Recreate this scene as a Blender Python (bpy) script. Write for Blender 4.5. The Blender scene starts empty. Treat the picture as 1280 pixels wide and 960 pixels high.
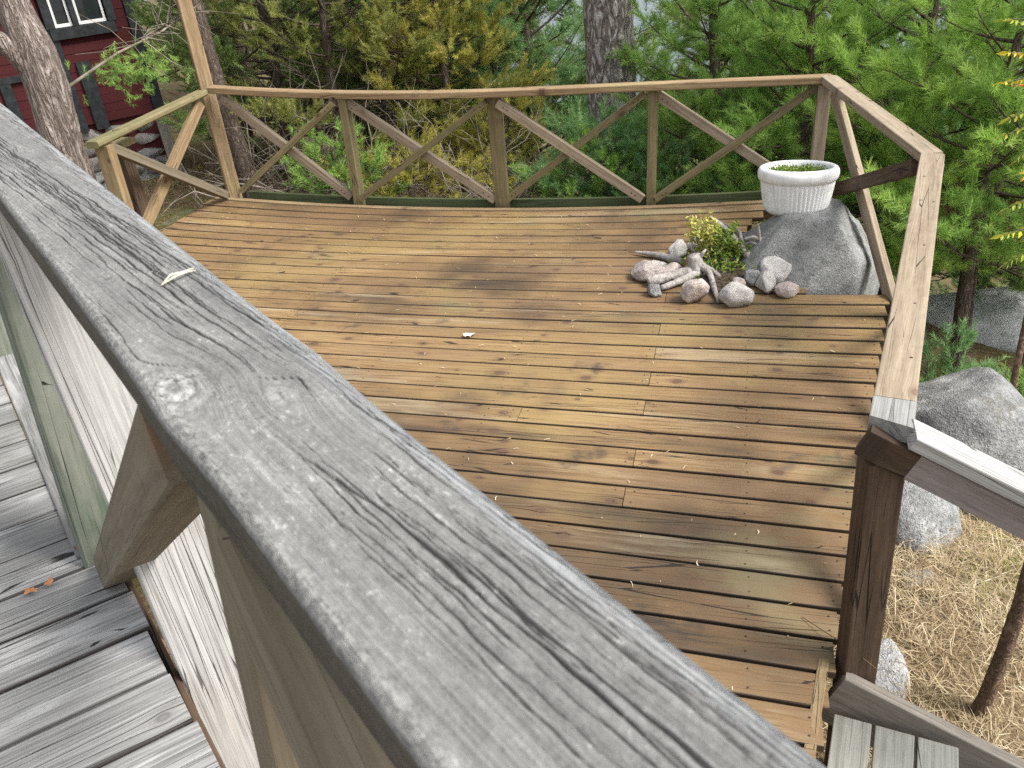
import bpy, math, random
import numpy as np
from mathutils import Vector, Matrix
from math import radians as RAD, sin, cos, pi

S = bpy.context.scene
# ------------------------------------------------------------------ camera
CAMZ = 1.947
cd = bpy.data.cameras.new('camera'); cam = bpy.data.objects.new('camera', cd)
S.collection.objects.link(cam); S.camera = cam
R_ = ((0.96872, -0.04591, -0.24386), (0.23269, 0.50940, 0.82847), (-0.08619, 0.85931, -0.50415))
right = Vector([r[0] for r in R_]); up = Vector([r[1] for r in R_]); fwd = Vector([r[2] for r in R_])
fwd.normalize(); right = (right - right.dot(fwd)*fwd).normalized(); up = right.cross(fwd)
M = Matrix((right, up, -fwd)).transposed().to_4x4(); M.translation = (0, 0, CAMZ)
cam.matrix_world = M
cd.sensor_width = 36; cd.lens = 1050/1280*36; cd.clip_start = .02; cd.clip_end = 6000
cd.dof.use_dof = True; cd.dof.focus_distance = 2.3; cd.dof.aperture_fstop = 19.0
# ------------------------------------------------------------------ light
SUN_EL, SUN_AZ = RAD(52), math.atan2(.985, -.12)        # azimuth from +Y towards +X
w = bpy.data.worlds.new('World'); S.world = w; w.use_nodes = True
nt = w.node_tree; nt.nodes.clear()
sky = nt.nodes.new('ShaderNodeTexSky'); sky.sky_type = 'NISHITA'; sky.sun_disc = False
sky.sun_elevation = SUN_EL; sky.sun_rotation = SUN_AZ; sky.dust_density = 2.5; sky.air_density = 1.0
hs = nt.nodes.new('ShaderNodeHueSaturation'); hs.inputs['Saturation'].default_value = .25
bg = nt.nodes.new('ShaderNodeBackground'); bg.inputs['Strength'].default_value = .15
wo = nt.nodes.new('ShaderNodeOutputWorld')
nt.links.new(sky.outputs[0], hs.inputs['Color']); nt.links.new(hs.outputs[0], bg.inputs[0]); nt.links.new(bg.outputs[0], wo.inputs[0])
sl = bpy.data.lights.new('sun', 'SUN'); sl.energy = 2.4; sl.angle = RAD(20); sl.color = (1, .965, .915)
so = bpy.data.objects.new('sun', sl); S.collection.objects.link(so)
sd = Vector((sin(SUN_AZ)*cos(SUN_EL), cos(SUN_AZ)*cos(SUN_EL), sin(SUN_EL)))
so.rotation_euler = sd.to_track_quat('Z', 'Y').to_euler(); so.location = (6, -4, 12)
S.view_settings.view_transform = 'Standard'; S.view_settings.look = 'None'
S.view_settings.exposure = 0.98; S.view_settings.gamma = 1
S.render.engine = 'CYCLES'
S.cycles.use_denoising = False; S.cycles.sample_clamp_indirect = 3.; S.cycles.caustics_reflective = False; S.cycles.caustics_refractive = False; S.cycles.max_bounces = 6; S.cycles.diffuse_bounces = 3; S.cycles.glossy_bounces = 2
S.cycles.transparent_max_bounces = 4

rng = np.random.default_rng(7); random.seed(7)
COL = S.collection
WM = {}

# ------------------------------------------------------------------ object helpers
def link(name, me, mat=None, parent=None, M=Matrix()):
    o = bpy.data.objects.new(name, me); COL.objects.link(o)
    if mat is not None and me is not None and len(me.materials) == 0: me.materials.append(mat)
    WM[o] = M.copy()
    if parent is not None:
        o.parent = parent; o.matrix_local = WM[parent].inverted() @ M
    else: o.matrix_local = M
    return o
def tag(o, label=None, cat=None, group=None, kind=None):
    for k, v in (('label', label), ('category', cat), ('group', group), ('kind', kind)):
        if v: o[k] = v
    return o
def thing(name, loc, label, cat, group=None):
    return tag(link(name, None, M=Matrix.Translation(loc)), label, cat, group)
def mesh(name, v, f, smooth=False):
    me = bpy.data.meshes.new(name); me.from_pydata([tuple(p) for p in v], [], [tuple(q) for q in f])
    if smooth: me.polygons.foreach_set('use_smooth', [True]*len(me.polygons))
    me.update(); return me
def fastmesh(name, v, tri, attr=None, smooth=False):
    v = np.asarray(v, np.float32); tri = np.asarray(tri, np.int32); k = tri.shape[1]
    me = bpy.data.meshes.new(name); me.vertices.add(len(v)); me.vertices.foreach_set('co', v.ravel())
    me.loops.add(tri.size); me.loops.foreach_set('vertex_index', tri.ravel())
    me.polygons.add(len(tri)); me.polygons.foreach_set('loop_start', np.arange(0, tri.size, k, dtype=np.int32))
    me.polygons.foreach_set('loop_total', np.full(len(tri), k, np.int32))
    if smooth: me.polygons.foreach_set('use_smooth', np.ones(len(tri), bool))
    if attr is not None:
        a = me.attributes.new('tone', 'FLOAT', 'POINT'); a.data.foreach_set('value', np.asarray(attr, np.float32))
    me.update(calc_edges=True); me.validate(); return me
# cheap smooth noise in numpy
_nk = rng.normal(size=(40, 3)); _np = rng.uniform(0, 6.28, 40)
def sn(p, s=1.0, o=0, n=8):
    p = np.asarray(p, float)*s; a = 0
    for i in range(n):
        a = a + np.sin(p @ _nk[(i+o) % 40]*1.6 + _np[(i*3+o) % 40])
    return a/n*1.4
def fbm(p, s=1., o=0, octv=4):
    a = 0
    for k in range(octv): a = a + sn(p, s*2**k, o+k*5)*.5**k
    return a

# ------------------------------------------------------------------ node helpers
class N:
    def __init__(s, name):
        s.m = bpy.data.materials.new(name); s.m.use_nodes = True; s.t = s.m.node_tree; s.t.nodes.clear()
        s.out = s.t.nodes.new('ShaderNodeOutputMaterial'); s.b = s.t.nodes.new('ShaderNodeBsdfPrincipled')
        s.t.links.new(s.b.outputs[0], s.out.inputs[0])
    def set(s, sock, v):
        if isinstance(v, bpy.types.NodeSocket): s.t.links.new(v, sock)
        elif isinstance(v, (tuple, list)) and sock.type == 'RGBA': sock.default_value = (*v[:3], 1)
        else: sock.default_value = v
    def math(s, op, a, b=0., c=None, clamp=False):
        n = s.t.nodes.new('ShaderNodeMath'); n.operation = op; n.use_clamp = clamp
        s.set(n.inputs[0], a); s.set(n.inputs[1], b)
        if c is not None: s.set(n.inputs[2], c)
        return n.outputs[0]
    def mix(s, f, a, b, mode='MIX'):
        n = s.t.nodes.new('ShaderNodeMix'); n.data_type = 'RGBA'; n.blend_type = mode
        s.set(n.inputs[0], f); s.set(n.inputs[6], a); s.set(n.inputs[7], b); return n.outputs[2]
    def comb(s, x, y, z=0.):
        n = s.t.nodes.new('ShaderNodeCombineXYZ')
        for i, v in enumerate((x, y, z)): s.set(n.inputs[i], v)
        return n.outputs[0]
    def sep(s, v):
        n = s.t.nodes.new('ShaderNodeSeparateXYZ'); s.set(n.inputs[0], v); return n.outputs
    def noise(s, v, scale=1., detail=2., rough=.5, dist=0., color=False):
        n = s.t.nodes.new('ShaderNodeTexNoise'); s.set(n.inputs['Vector'], v); s.set(n.inputs['Scale'], scale)
        n.inputs['Detail'].default_value = detail; n.inputs['Roughness'].default_value = rough; n.inputs['Distortion'].default_value = dist
        return n.outputs[1 if color else 0]
    def vor(s, v, scale=1., feat='F1', dim='3D', rand=1.):
        n = s.t.nodes.new('ShaderNodeTexVoronoi'); n.voronoi_dimensions = dim; n.feature = feat
        s.set(n.inputs['Vector'], v); n.inputs['Scale'].default_value = scale; n.inputs['Randomness'].default_value = rand
        return n.outputs
    def ramp(s, f, stops, interp='LINEAR'):
        n = s.t.nodes.new('ShaderNodeValToRGB'); s.set(n.inputs[0], f); e = n.color_ramp.elements; n.color_ramp.interpolation = interp
        while len(e) < len(stops): e.new(.5)
        for k, (p, c) in enumerate(stops):
            e[k].position = p; e[k].color = (*c[:3], 1) if isinstance(c, (tuple, list)) else (c, c, c, 1)
        return n.outputs[0]
    def sstep(s, v, a, b, c=0., d=1.):
        n = s.t.nodes.new('ShaderNodeMapRange'); n.interpolation_type = 'SMOOTHSTEP'; s.set(n.inputs[0], v)
        for i, q in enumerate((a, b, c, d)): s.set(n.inputs[i+1], q)
        return n.outputs[0]
    def objc(s):
        return s.t.nodes.new('ShaderNodeTexCoord').outputs['Object']
    def pos(s): return s.t.nodes.new('ShaderNodeNewGeometry').outputs['Position']
    def rnd(s): return s.t.nodes.new('ShaderNodeObjectInfo').outputs['Random']
    def attr(s, a):
        n = s.t.nodes.new('ShaderNodeAttribute'); n.attribute_name = a; return n.outputs['Fac']
    def bump(s, h, dist=.002, st=1.):
        n = s.t.nodes.new('ShaderNodeBump'); n.inputs['Strength'].default_value = st; n.inputs['Distance'].default_value = dist
        s.set(n.inputs['Height'], h); s.t.links.new(n.outputs[0], s.b.inputs['Normal'])
    def fin(s, col, rough=.8, spec=.3):
        s.set(s.b.inputs['Base Color'], col); s.set(s.b.inputs['Roughness'], rough); s.set(s.b.inputs['Specular IOR Level'], spec); return s.m

def wood(name, stops, knotc=(.07, .04, .025), kx=1.7, ky=7., kthr=.45, kR=.014, crack=1., crw=.012, tone=(.75, 1.2),
         stains=(), lichen=0., fs=1., rough=.8, bump=.0016, wobble=.014, coarse=46., spec=.25, edge=0., ckb=40., fine=.32):
    n = N(name); x, y, z = n.sep(n.objc()); r = n.rnd()
    r2 = n.math('FRACT', n.math('MULTIPLY', r, 17.31)); r3 = n.math('FRACT', n.math('MULTIPLY', r, 53.7))
    u = n.math('ADD', x, n.math('MULTIPLY', r, 37.)); v = n.math('ADD', y, n.math('MULTIPLY', r2, 9.)); wz = n.math('ADD', z, n.math('MULTIPLY', r3, 4.))
    p = n.comb(n.math('MULTIPLY', u, kx), n.math('MULTIPLY', v, ky)); vo = n.vor(p, 1., dim='2D')
    px, py, _ = n.sep(vo['Position']); qx, qy, _ = n.sep(p)
    dx = n.math('DIVIDE', n.math('SUBTRACT', qx, px), kx); dy = n.math('DIVIDE', n.math('SUBTRACT', qy, py), ky)
    cr_, cg, cb = n.sep(vo['Color'])
    keep = n.math('GREATER_THAN', cr_, kthr)
    Rr = n.math('MULTIPLY', n.math('ADD', .55, cg), kR)
    R2 = n.math('MULTIPLY', n.math('MULTIPLY', Rr, Rr), keep)
    rr = n.math('ADD', n.math('MULTIPLY', n.math('MULTIPLY', dx, dx), .45), n.math('ADD', n.math('MULTIPLY', dy, dy), 1e-6))
    s = n.math('DIVIDE', R2, n.math('ADD', rr, R2))
    v2 = n.math('SUBTRACT', v, n.math('MULTIPLY', dy, s))
    kn = n.sstep(s, .42, .72)
    kring = n.math('SINE', n.math('MULTIPLY', n.math('SQRT', rr), 900.))
    wob = n.noise(n.comb(n.math('MULTIPLY', u, 1.6), n.math('MULTIPLY', v, 7.), n.math('MULTIPLY', wz, 7.)), 1., 2.)
    v2 = n.math('ADD', v2, n.math('MULTIPLY', n.math('SUBTRACT', wob, .5), wobble))
    def st(a, b, off=0.): return n.comb(n.math('MULTIPLY', u, a), n.math('ADD', n.math('MULTIPLY', v2, b), off), n.math('MULTIPLY', wz, b))
    g1 = n.noise(st(1.3, coarse), fs, 3., .6); g2 = n.noise(st(7., 210.), fs, 3., .6); g3 = n.noise(st(22., 60., 3.), 1., 3., .6)
    g = n.math('ADD', n.math('ADD', n.math('MULTIPLY', g1, .5), n.math('MULTIPLY', g2, fine)), n.math('MULTIPLY', g3, .5-fine))
    col = n.ramp(g, stops)
    tn = n.math('ADD', tone[0], n.math('MULTIPLY', r3, tone[1]-tone[0]))
    P = n.pos()
    for k, (c, sc, lo, hi, amt, stretch) in enumerate(stains):
        if stretch: sv = n.comb(n.math('MULTIPLY', u, sc*.35), n.math('MULTIPLY', v2, sc*2.), n.math('ADD', n.math('MULTIPLY', wz, sc*2), 3.7*k))
        else:
            X, Y, Z = n.sep(P); sv = n.comb(n.math('MULTIPLY', X, sc), n.math('MULTIPLY', Y, sc), n.math('ADD', n.math('MULTIPLY', Z, sc), 5.3*k))
        f = n.noise(sv, 1., 4., .62)
        f = n.math('ADD', f, n.math('MULTIPLY', n.math('SUBTRACT', g, .5), .35))
        col = n.mix(n.math('MULTIPLY', n.sstep(f, lo, hi), amt), col, c)
    col = n.mix(1., col, n.comb(tn, tn, tn), 'MULTIPLY')
    kc = n.mix(n.math('MULTIPLY', n.math('ADD', kring, 1.), .2), knotc, tuple(min(1, c*2.2) for c in knotc))
    col = n.mix(n.math('MULTIPLY', kn, .8), col, kc)
    halo = n.math('MULTIPLY', n.sstep(s, .12, .42), .35); col = n.mix(halo, col, tuple(c*1.6 for c in knotc))
    vz = n.math('ADD', v2, n.math('MULTIPLY', wz, 1.))
    ce = n.vor(n.comb(n.math('MULTIPLY', u, 1.3), n.math('MULTIPLY', vz, ckb), 0.), 1., 'DISTANCE_TO_EDGE', '2D')['Distance']
    cm = n.noise(n.comb(n.math('MULTIPLY', u, 2.2), n.math('MULTIPLY', v, 16.), n.math('MULTIPLY', wz, 16.)), 1., 2.)
    cw = n.math('MULTIPLY', n.sstep(cm, .45, .70), crw*ckb*.11)
    ckf = n.math('MULTIPLY', n.sstep(n.math('DIVIDE', ce, n.math('ADD', cw, .0005)), .35, 1., 1., 0.), crack, clamp=True)
    col = n.mix(n.math('MULTIPLY', ckf, .92), col, (.012, .010, .008))
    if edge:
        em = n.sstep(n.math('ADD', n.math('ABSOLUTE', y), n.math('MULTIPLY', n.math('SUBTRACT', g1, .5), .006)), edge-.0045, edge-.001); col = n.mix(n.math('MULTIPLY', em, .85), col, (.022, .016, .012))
    h = n.math('SUBTRACT', n.math('ADD', n.math('MULTIPLY', g1, .5), n.math('MULTIPLY', g2, .6)), n.math('MULTIPLY', ckf, 1.6))
    if lichen:
        ln = n.noise(n.comb(n.math('MULTIPLY', x, 300.), n.math('MULTIPLY', y, 420.), n.math('MULTIPLY', z, 300.)), 1., 3., .7); lm = n.noise(n.comb(n.math('MULTIPLY', x, 14.), n.math('MULTIPLY', y, 30.), z), 1., 3.)
        lf = n.math('MULTIPLY', n.sstep(ln, .58, .72), n.sstep(lm, .48, .66))
        col = n.mix(n.math('MULTIPLY', lf, lichen), col, (.62, .62, .56)); h = n.math('ADD', h, n.math('MULTIPLY', lf, .4))
    n.bump(h, bump)
    return n.fin(col, rough, spec)

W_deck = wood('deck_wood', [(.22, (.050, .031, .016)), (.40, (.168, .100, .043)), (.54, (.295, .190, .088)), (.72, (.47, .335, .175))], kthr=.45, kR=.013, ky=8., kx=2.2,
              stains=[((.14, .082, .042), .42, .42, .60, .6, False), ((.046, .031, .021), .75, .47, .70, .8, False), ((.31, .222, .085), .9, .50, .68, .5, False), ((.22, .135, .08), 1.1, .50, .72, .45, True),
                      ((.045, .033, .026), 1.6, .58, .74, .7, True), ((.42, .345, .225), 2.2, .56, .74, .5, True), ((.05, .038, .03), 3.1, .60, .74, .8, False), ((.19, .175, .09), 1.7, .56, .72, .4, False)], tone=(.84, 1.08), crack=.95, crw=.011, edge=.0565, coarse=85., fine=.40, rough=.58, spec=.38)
W_grey = wood('weathered_grey_wood', [(.25, (.09, .09, .082)), (.42, (.215, .215, .20)), (.56, (.30, .30, .285)), (.74, (.42, .42, .40))], knotc=(.15, .145, .135), kx=2.6, ky=9., kthr=.62, kR=.013,
              stains=[((.42, .42, .42), 5., .55, .75, .55, True), ((.16, .17, .145), 3., .55, .75, .5, False)], lichen=.75, crw=.020, tone=(.95, 1.08), coarse=60., bump=.0022)
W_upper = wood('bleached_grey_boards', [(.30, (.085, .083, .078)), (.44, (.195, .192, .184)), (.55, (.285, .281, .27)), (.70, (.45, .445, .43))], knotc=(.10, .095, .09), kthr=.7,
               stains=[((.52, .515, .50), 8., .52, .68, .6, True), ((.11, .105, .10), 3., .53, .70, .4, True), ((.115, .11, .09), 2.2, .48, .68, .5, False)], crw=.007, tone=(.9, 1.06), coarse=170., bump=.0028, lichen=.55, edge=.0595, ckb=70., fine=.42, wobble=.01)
W_pale = wood('pale_bleached_wood', [(.28, (.15, .14, .125)), (.43, (.315, .305, .285)), (.56, (.43, .42, .40)), (.72, (.55, .545, .53))], knotc=(.35, .30, .2), kx=2.5,
              stains=[((.42, .36, .22), 7., .66, .74, .3, True)], crw=.0045, crack=.8, tone=(.98, 1.03), coarse=170., wobble=.006, ckb=110., kR=.005, kthr=.8, fine=.38)
W_tan = wood('tan_rail_wood', [(.25, (.095, .070, .048)), (.42, (.245, .19, .132)), (.56, (.34, .275, .197)), (.74, (.47, .395, .30))], knotc=(.13, .085, .06), kthr=.5, kR=.011, ky=9.,
             stains=[((.33, .27, .20), 2.5, .5, .7, .5, True), ((.20, .16, .11), 4., .58, .74, .55, False)], crw=.006, tone=(.85, 1.1))
W_ochre = wood('ochre_rail_wood', [(.25, (.075, .043, .020)), (.42, (.21, .142, .076)), (.56, (.30, .213, .122)), (.74, (.43, .33, .205))], kthr=.5, kR=.012, ky=9.,
               stains=[((.40, .33, .16), 3., .55, .7, .5, True), ((.13, .09, .05), 4., .60, .74, .6, False)], crw=.006, tone=(.9, 1.1))
W_moss = wood('algae_rail_wood', [(.25, (.055, .045, .024)), (.42, (.165, .135, .070)), (.56, (.24, .20, .105)), (.74, (.37, .31, .18))],
              stains=[((.10, .115, .05), 3., .5, .7, .55, False), ((.25, .15, .09), 5., .58, .72, .5, True)], crw=.006, tone=(.8, 1.1))
W_dark = wood('dark_brown_post_wood', [(.25, (.022, .015, .010)), (.42, (.062, .040, .026)), (.56, (.10, .066, .044)), (.74, (.165, .115, .08))], knotc=(.03, .02, .015), kthr=.4, kx=3., kR=.016,
              crw=.02, tone=(.9, 1.1))
W_half = wood('half_greyed_beam_wood', [(.25, (.12, .10, .095)), (.42, (.225, .195, .185)), (.56, (.30, .265, .255)), (.74, (.40, .36, .35))], knotc=(.14, .09, .075), kthr=.3, kx=3.2, kR=.014, crw=.004, tone=(1, 1))
W_green = wood('green_algae_wood', [(.25, (.05, .058, .04)), (.42, (.125, .138, .105)), (.56, (.20, .215, .175)), (.74, (.36, .37, .32))], kthr=.4, knotc=(.17, .14, .09),
               stains=[((.07, .11, .07), 4., .5, .7, .6, False), ((.30, .30, .25), 6., .52, .66, .5, True)], crw=.012, tone=(.9, 1.05), coarse=60.)
W_kick = wood('mossy_kickboard_wood', [(.25, (.035, .045, .018)), (.45, (.075, .095, .040)), (.60, (.11, .13, .06)), (.78, (.19, .20, .11))], kthr=.8, crw=.006)
W_brown = wood('shaded_brown_wood', [(.25, (.07, .055, .036)), (.42, (.14, .115, .078)), (.56, (.19, .158, .112)), (.74, (.26, .22, .165))], knotc=(.12, .07, .04), kthr=.4, crw=.005, tone=(.95, 1.05))
W_step = wood('grey_step_wood', [(.25, (.10, .10, .085)), (.42, (.205, .205, .18)), (.56, (.275, .275, .245)), (.74, (.38, .38, .35))], kthr=.8, lichen=.7, crw=.005, coarse=80.)
W_string = wood('grey_brown_stringer_wood', [(.25, (.08, .07, .055)), (.42, (.17, .15, .125)), (.56, (.24, .215, .185)), (.74, (.33, .30, .265))], kthr=.7, crw=.006)

# ------------------------------------------------------------------ planks
def plank_mesh(L, wd, th, nx=None, bev=.003, ny=2, bend=None, wob=.0, seed=0, cut0=0., cut1=0.):
    """Board along +X from 0 to L, width along Y, thickness along Z, softened edges, optional bend(x)->dz, mitre cuts (dx per half width)."""
    nx = nx or max(1, int(L/.35))
    hw, ht, b = wd/2, th/2, min(bev, th*.35)
    ring = []
    for k in range(ny+1): ring.append((-hw+b+(wd-2*b)*k/ny, ht))
    ring += [(hw-b*.3, ht-b*.3), (hw, ht-b), (hw, -ht+b), (hw-b, -ht), (-hw+b, -ht), (-hw, -ht+b), (-hw, ht-b), (-hw+b*.3, ht-b*.3)]
    n = len(ring); v = []; f = []
    for i in range(nx+1):
        x = L*i/nx
        for (yy, zz) in ring:
            xx = x
            if i == 0: xx = x + cut0*yy
            if i == nx: xx = x + cut1*yy
            d = bend(x) if bend else 0.
            if wob: 
                q = np.array([[xx*1.3, yy*20, seed*3.3+zz*9]])
                yy2 = yy + wob*float(sn(q, 1., 3)[0]); d += wob*.6*float(sn(q, 1.2, 9)[0])
            else: yy2 = yy
            v.append((xx, yy2, zz+d))
    for i in range(nx):
        for k in range(n):
            a = i*n+k; c = i*n+(k+1) % n
            f.append((a, a+n, c+n, c))
    f.append(tuple(range(n))); f.append(tuple(reversed(range(nx*n, nx*n+n))))
    return mesh('plank', v, f)
def frame(p0, p1, upv=(0, 0, 1)):
    p0 = Vector(p0); X = (Vector(p1)-p0); L = X.length; X.normalize()
    Y = Vector(upv).cross(X).normalized(); Z = X.cross(Y)
    m = Matrix((X, Y, Z)).transposed().to_4x4(); m.translation = p0
    return m, L
def plank(name, p0, p1, wd, th, mat, parent=None, upv=(0, 0, 1), **k):
    m, L = frame(p0, p1, upv)
    return link(name, plank_mesh(L, wd, th, **k), mat, parent, m)
def tube(pts, rad, n=6, cap=True):
    """Vertices and faces of a tapered tube through pts."""
    pts = [Vector(p) for p in pts]; v = []; f = []
    ref = Vector((.31, .17, .93))
    for i, p in enumerate(pts):
        t = (pts[min(i+1, len(pts)-1)]-pts[max(i-1, 0)]).normalized()
        a = t.cross(ref)
        if a.length < .05: a = t.cross(Vector((1, 0, 0)))
        a.normalize(); b = t.cross(a); r = rad[i] if hasattr(rad, '__len__') else rad
        for k in range(n):
            q = 2*pi*k/n; v.append(p+(a*cos(q)+b*sin(q))*r)
    for i in range(len(pts)-1):
        for k in range(n):
            f.append((i*n+k, i*n+(k+1) % n, (i+1)*n+(k+1) % n, (i+1)*n+k))
    if cap: f.append(tuple(reversed(range(n)))); f.append(tuple(range((len(pts)-1)*n, len(pts)*n)))
    return v, f
class Bag:
    def __init__(s): s.v = []; s.f = []
    def add(s, vf):
        o = len(s.v); s.v += list(vf[0]); s.f += [tuple(i+o for i in q) for q in vf[1]]
    def mesh(s, name, smooth=True): return mesh(name, s.v, s.f, smooth)

# ------------------------------------------------------------------ lower deck
BW = .125
Y0 = 4.109                                     # board line 0; line i lies at Y0 - BW*i
def sag(x, y):
    xx = x/BW/10; yy = (y/BW-30)/20
    yy = max(-.85, min(.95, yy))
    return BW*(.0616*xx*xx + .2046*xx*xx*yy + .6467*xx*yy + .1997*yy*yy)
def xr(y): return .28 + .1876*(y-1.437)        # right edge of the deck
deck = thing('timber_deck', (-1.6, 3.6, 0), 'lower deck of brown stained boards with worn yellow and dark patches', 'deck')
JX = -.322
joints = {-1: [JX-.0], 1: [], 2: [JX], 4: [JX], 6: [JX], 8: [JX], 9: [-.84], 11: [JX], 13: [JX-.01]}
rs = random.Random(3)
screws = Bag()
def disc(x, y, z, r=.0035):
    v = [(x+r*cos(a*pi/3), y+r*sin(a*pi/3), z) for a in range(6)]
    return v, [tuple(range(6))]
for i in range(-12, 24):
    ya = Y0-BW*(i+1); yb = Y0-BW*i; yc = (ya+yb)/2
    gap = .0125 if i > 2 else (.0105 if i > -4 else .009)
    x0 = -3.93 + rs.uniform(-.006, .006)
    xc = (.46-.766*yc)/.643; slant = xc > x0; x0 = max(x0, xc)
    x1 = xr(yc)-.004 + rs.uniform(-.004, .003)
    if i <= -2:                                # boards stop short round the boulder
        x1 = min(x1, {-2: .40, -3: .30, -4: .24, -5: .20, -6: .17, -7: .14, -8: .12, -9: .10, -10: .13, -11: .20, -12: .52}.get(i, .4))
    cuts = [x0] + sorted(joints.get(i, [])) + [x1]
    if i not in joints and i % 3 == 0: cuts = [x0, -2.35+rs.uniform(-.02, .02), x1]
    if i in joints and joints[i] and x0 < -2.6 and i % 2 == 0: cuts = [x0, -2.33, *sorted(joints[i]), x1]
    for a, b in zip(cuts[:-1], cuts[1:]):
        a2 = a+.0015; b2 = b-.0015; L = b2-a2
        dz = rs.uniform(-.0015, .0015)
        bend = lambda x, a2=a2, yc=yc, dz=dz: sag(a2+x, yc)+dz
        nx = max(2, int(L/.3))
        m = Matrix.Translation((a2, yc, -.0145))
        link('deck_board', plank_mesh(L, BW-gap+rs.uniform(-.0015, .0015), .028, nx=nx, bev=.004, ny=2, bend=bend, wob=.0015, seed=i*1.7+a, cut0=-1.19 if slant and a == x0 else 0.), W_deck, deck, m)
        for ex in (a2+.03, b2-.03):
            for sy in (-.03, .03): screws.add(disc(ex+rs.uniform(-.006, .006), yc+sy+rs.uniform(-.004, .004), sag(ex, yc)+.0012+dz))
for i in range(-11, 22):
    yc = Y0-BW*(i+.5)
    for jx in (-3.7, -3.0, -2.35, -1.65, -.98, .1):
        if (i <= -2 and jx > 0) or jx > xr(yc)-.03 or .643*jx+.766*yc < .55: continue
        for sy in (-.031, .031): x_ = jx+rs.uniform(-.008, .008); screws.add(disc(x_, yc+sy+rs.uniform(-.005, .005), sag(x_, yc)+.0013, .0032))
scm = N('rusty_screw'); SCR = scm.fin((.045, .03, .022), .6, .3)
tag(link('screw', screws.mesh('screw', False), SCR, deck), kind='stuff')
# joists below
for k, jx in enumerate((-3.7, -3.0, -2.35, -1.65, -.98, JX, .1)):
    yf = max(1.25, (.60-.643*jx)/.766+.02)
    plank('joist', (jx, yf, -.105), (jx, 5.62, -.105), .045, .145, W_dark, deck)
plank('rim_board', (-3.9, 5.640, -.054), (.5, 5.640, -.054), .05, .12, W_ochre, deck, nx=16, bend=lambda x: sag(x-3.9, 5.65))
plank('rim_board', (.312, 1.781, -.072), (.20, 1.17, -.072), .030, .148, W_ochre, deck)

# ------------------------------------------------------------------ lower railings
RG = 'railings round the lower deck'
def brace(name, p0, p1, inpl, thick, mat, par, nrm):
    """Diagonal: inpl is the size measured in the rail's plane, thick across it; nrm is the plane's normal."""
    return plank(name, p0, p1, inpl, thick, mat, par, upv=nrm, nx=3, bev=.003, wob=.0012, seed=rs.random()*9)
YB = 5.735
back = thing('deck_railing', (-1.6, YB, 0), 'long back railing with four crossed braces facing the trees', 'railing', RG)
def ztop(x): return .805 + .10*max(0, (-x-1.6)/2.15)**2 + .012*max(0, (x+1.6)/2.1)
cx0, cx1 = -3.765, .560
L = cx1-cx0
plank('top_rail', (cx0, YB-.01, 0), (cx1, 5.655, 0), .095, .045, W_ochre, back, nx=24, bend=lambda x: ztop(cx0+x)-.0225, bev=.006, wob=.002, cut1=-.35)
pos_ = [(-2.757, .010), (-1.628, -.02), (-.557, -.007)]
for k, (x, zb) in enumerate(pos_):
    wd, dp = ((.060, .095), (.100, .055), (.060, .09))[k]
    xt = x + (.036, .017, .027)[k]
    plank('post', (x, YB, zb-.35), (xt, YB, ztop(x)-.046), dp, wd, W_moss, back, upv=(1, 0, 0), wob=.001)
plank('post', (.505, 5.685, -.6), (.520, 5.665, .765), .078, .078, W_tan, back, upv=(1, 0, 0))
bx = [(-3.745, .078), (-2.757, .010), (-1.628, -.02), (-.557, -.007), (.50, .03)]
for k in range(4):
    (xa, za), (xb, zb) = bx[k], bx[k+1]
    o1, o2 = (.030, -.018) if k in (0, 1, 3) else (-.018, .030)
    brace('brace', (xa+.05, YB-.032+o1, ztop(xa)-.085), (xb-.045, YB-.032+o1, zb+.045), .062, .045, W_tan if k < 3 else W_tan, back, (0, 1, 0))
    brace('brace', (xa+.045, YB-.032+o2, za+.045), (xb-.055+.03, YB-.032+o2, ztop(xb)-.075), .045, .045, W_moss, back, (0, 1, 0))
fx = Bag()
for k in range(4):
    (xa, za), (xb, zb) = bx[k], bx[k+1]
    o1, o2 = (.030, -.018) if k in (0, 1, 3) else (-.018, .030)
    for x0_, z0_, x1_, z1_, o_ in ((xa+.05, ztop(xa)-.085, xb-.045, zb+.045, o1), (xa+.045, za+.045, xb-.025, ztop(xb)-.075, o2)):
        for t in (.045, .075, .925, .955):
            yq = YB-.032+o_-.0240; cxq, czq = x0_+(x1_-x0_)*t+rs.uniform(-.006, .006), z0_+(z1_-z0_)*t+rs.uniform(-.006, .006)
            fx.add(([(cxq+.005*cos(-a*pi/3), yq, czq+.005*sin(-a*pi/3)) for a in range(6)], [tuple(range(6))]))
tag(link('screw', fx.mesh('screw', False), SCR, back), kind='stuff')
plank('kickboard', (-3.7, 5.79, -.022), (.5, 5.79, -.022), .03, .11, W_kick, back, nx=16, bend=lambda x: sag(x-3.7, 5.65)*.9-.004)

post = thing('corner_post', (-3.79, 5.70, 0), 'tall square post rising above the back left corner of the lower deck', 'post')
plank('shaft', (-3.785, 5.715, -.5), (-3.945, 5.94, 2.45), .098, .098, W_ochre, post, upv=(.75, .66, 0), bev=.006)

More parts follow.
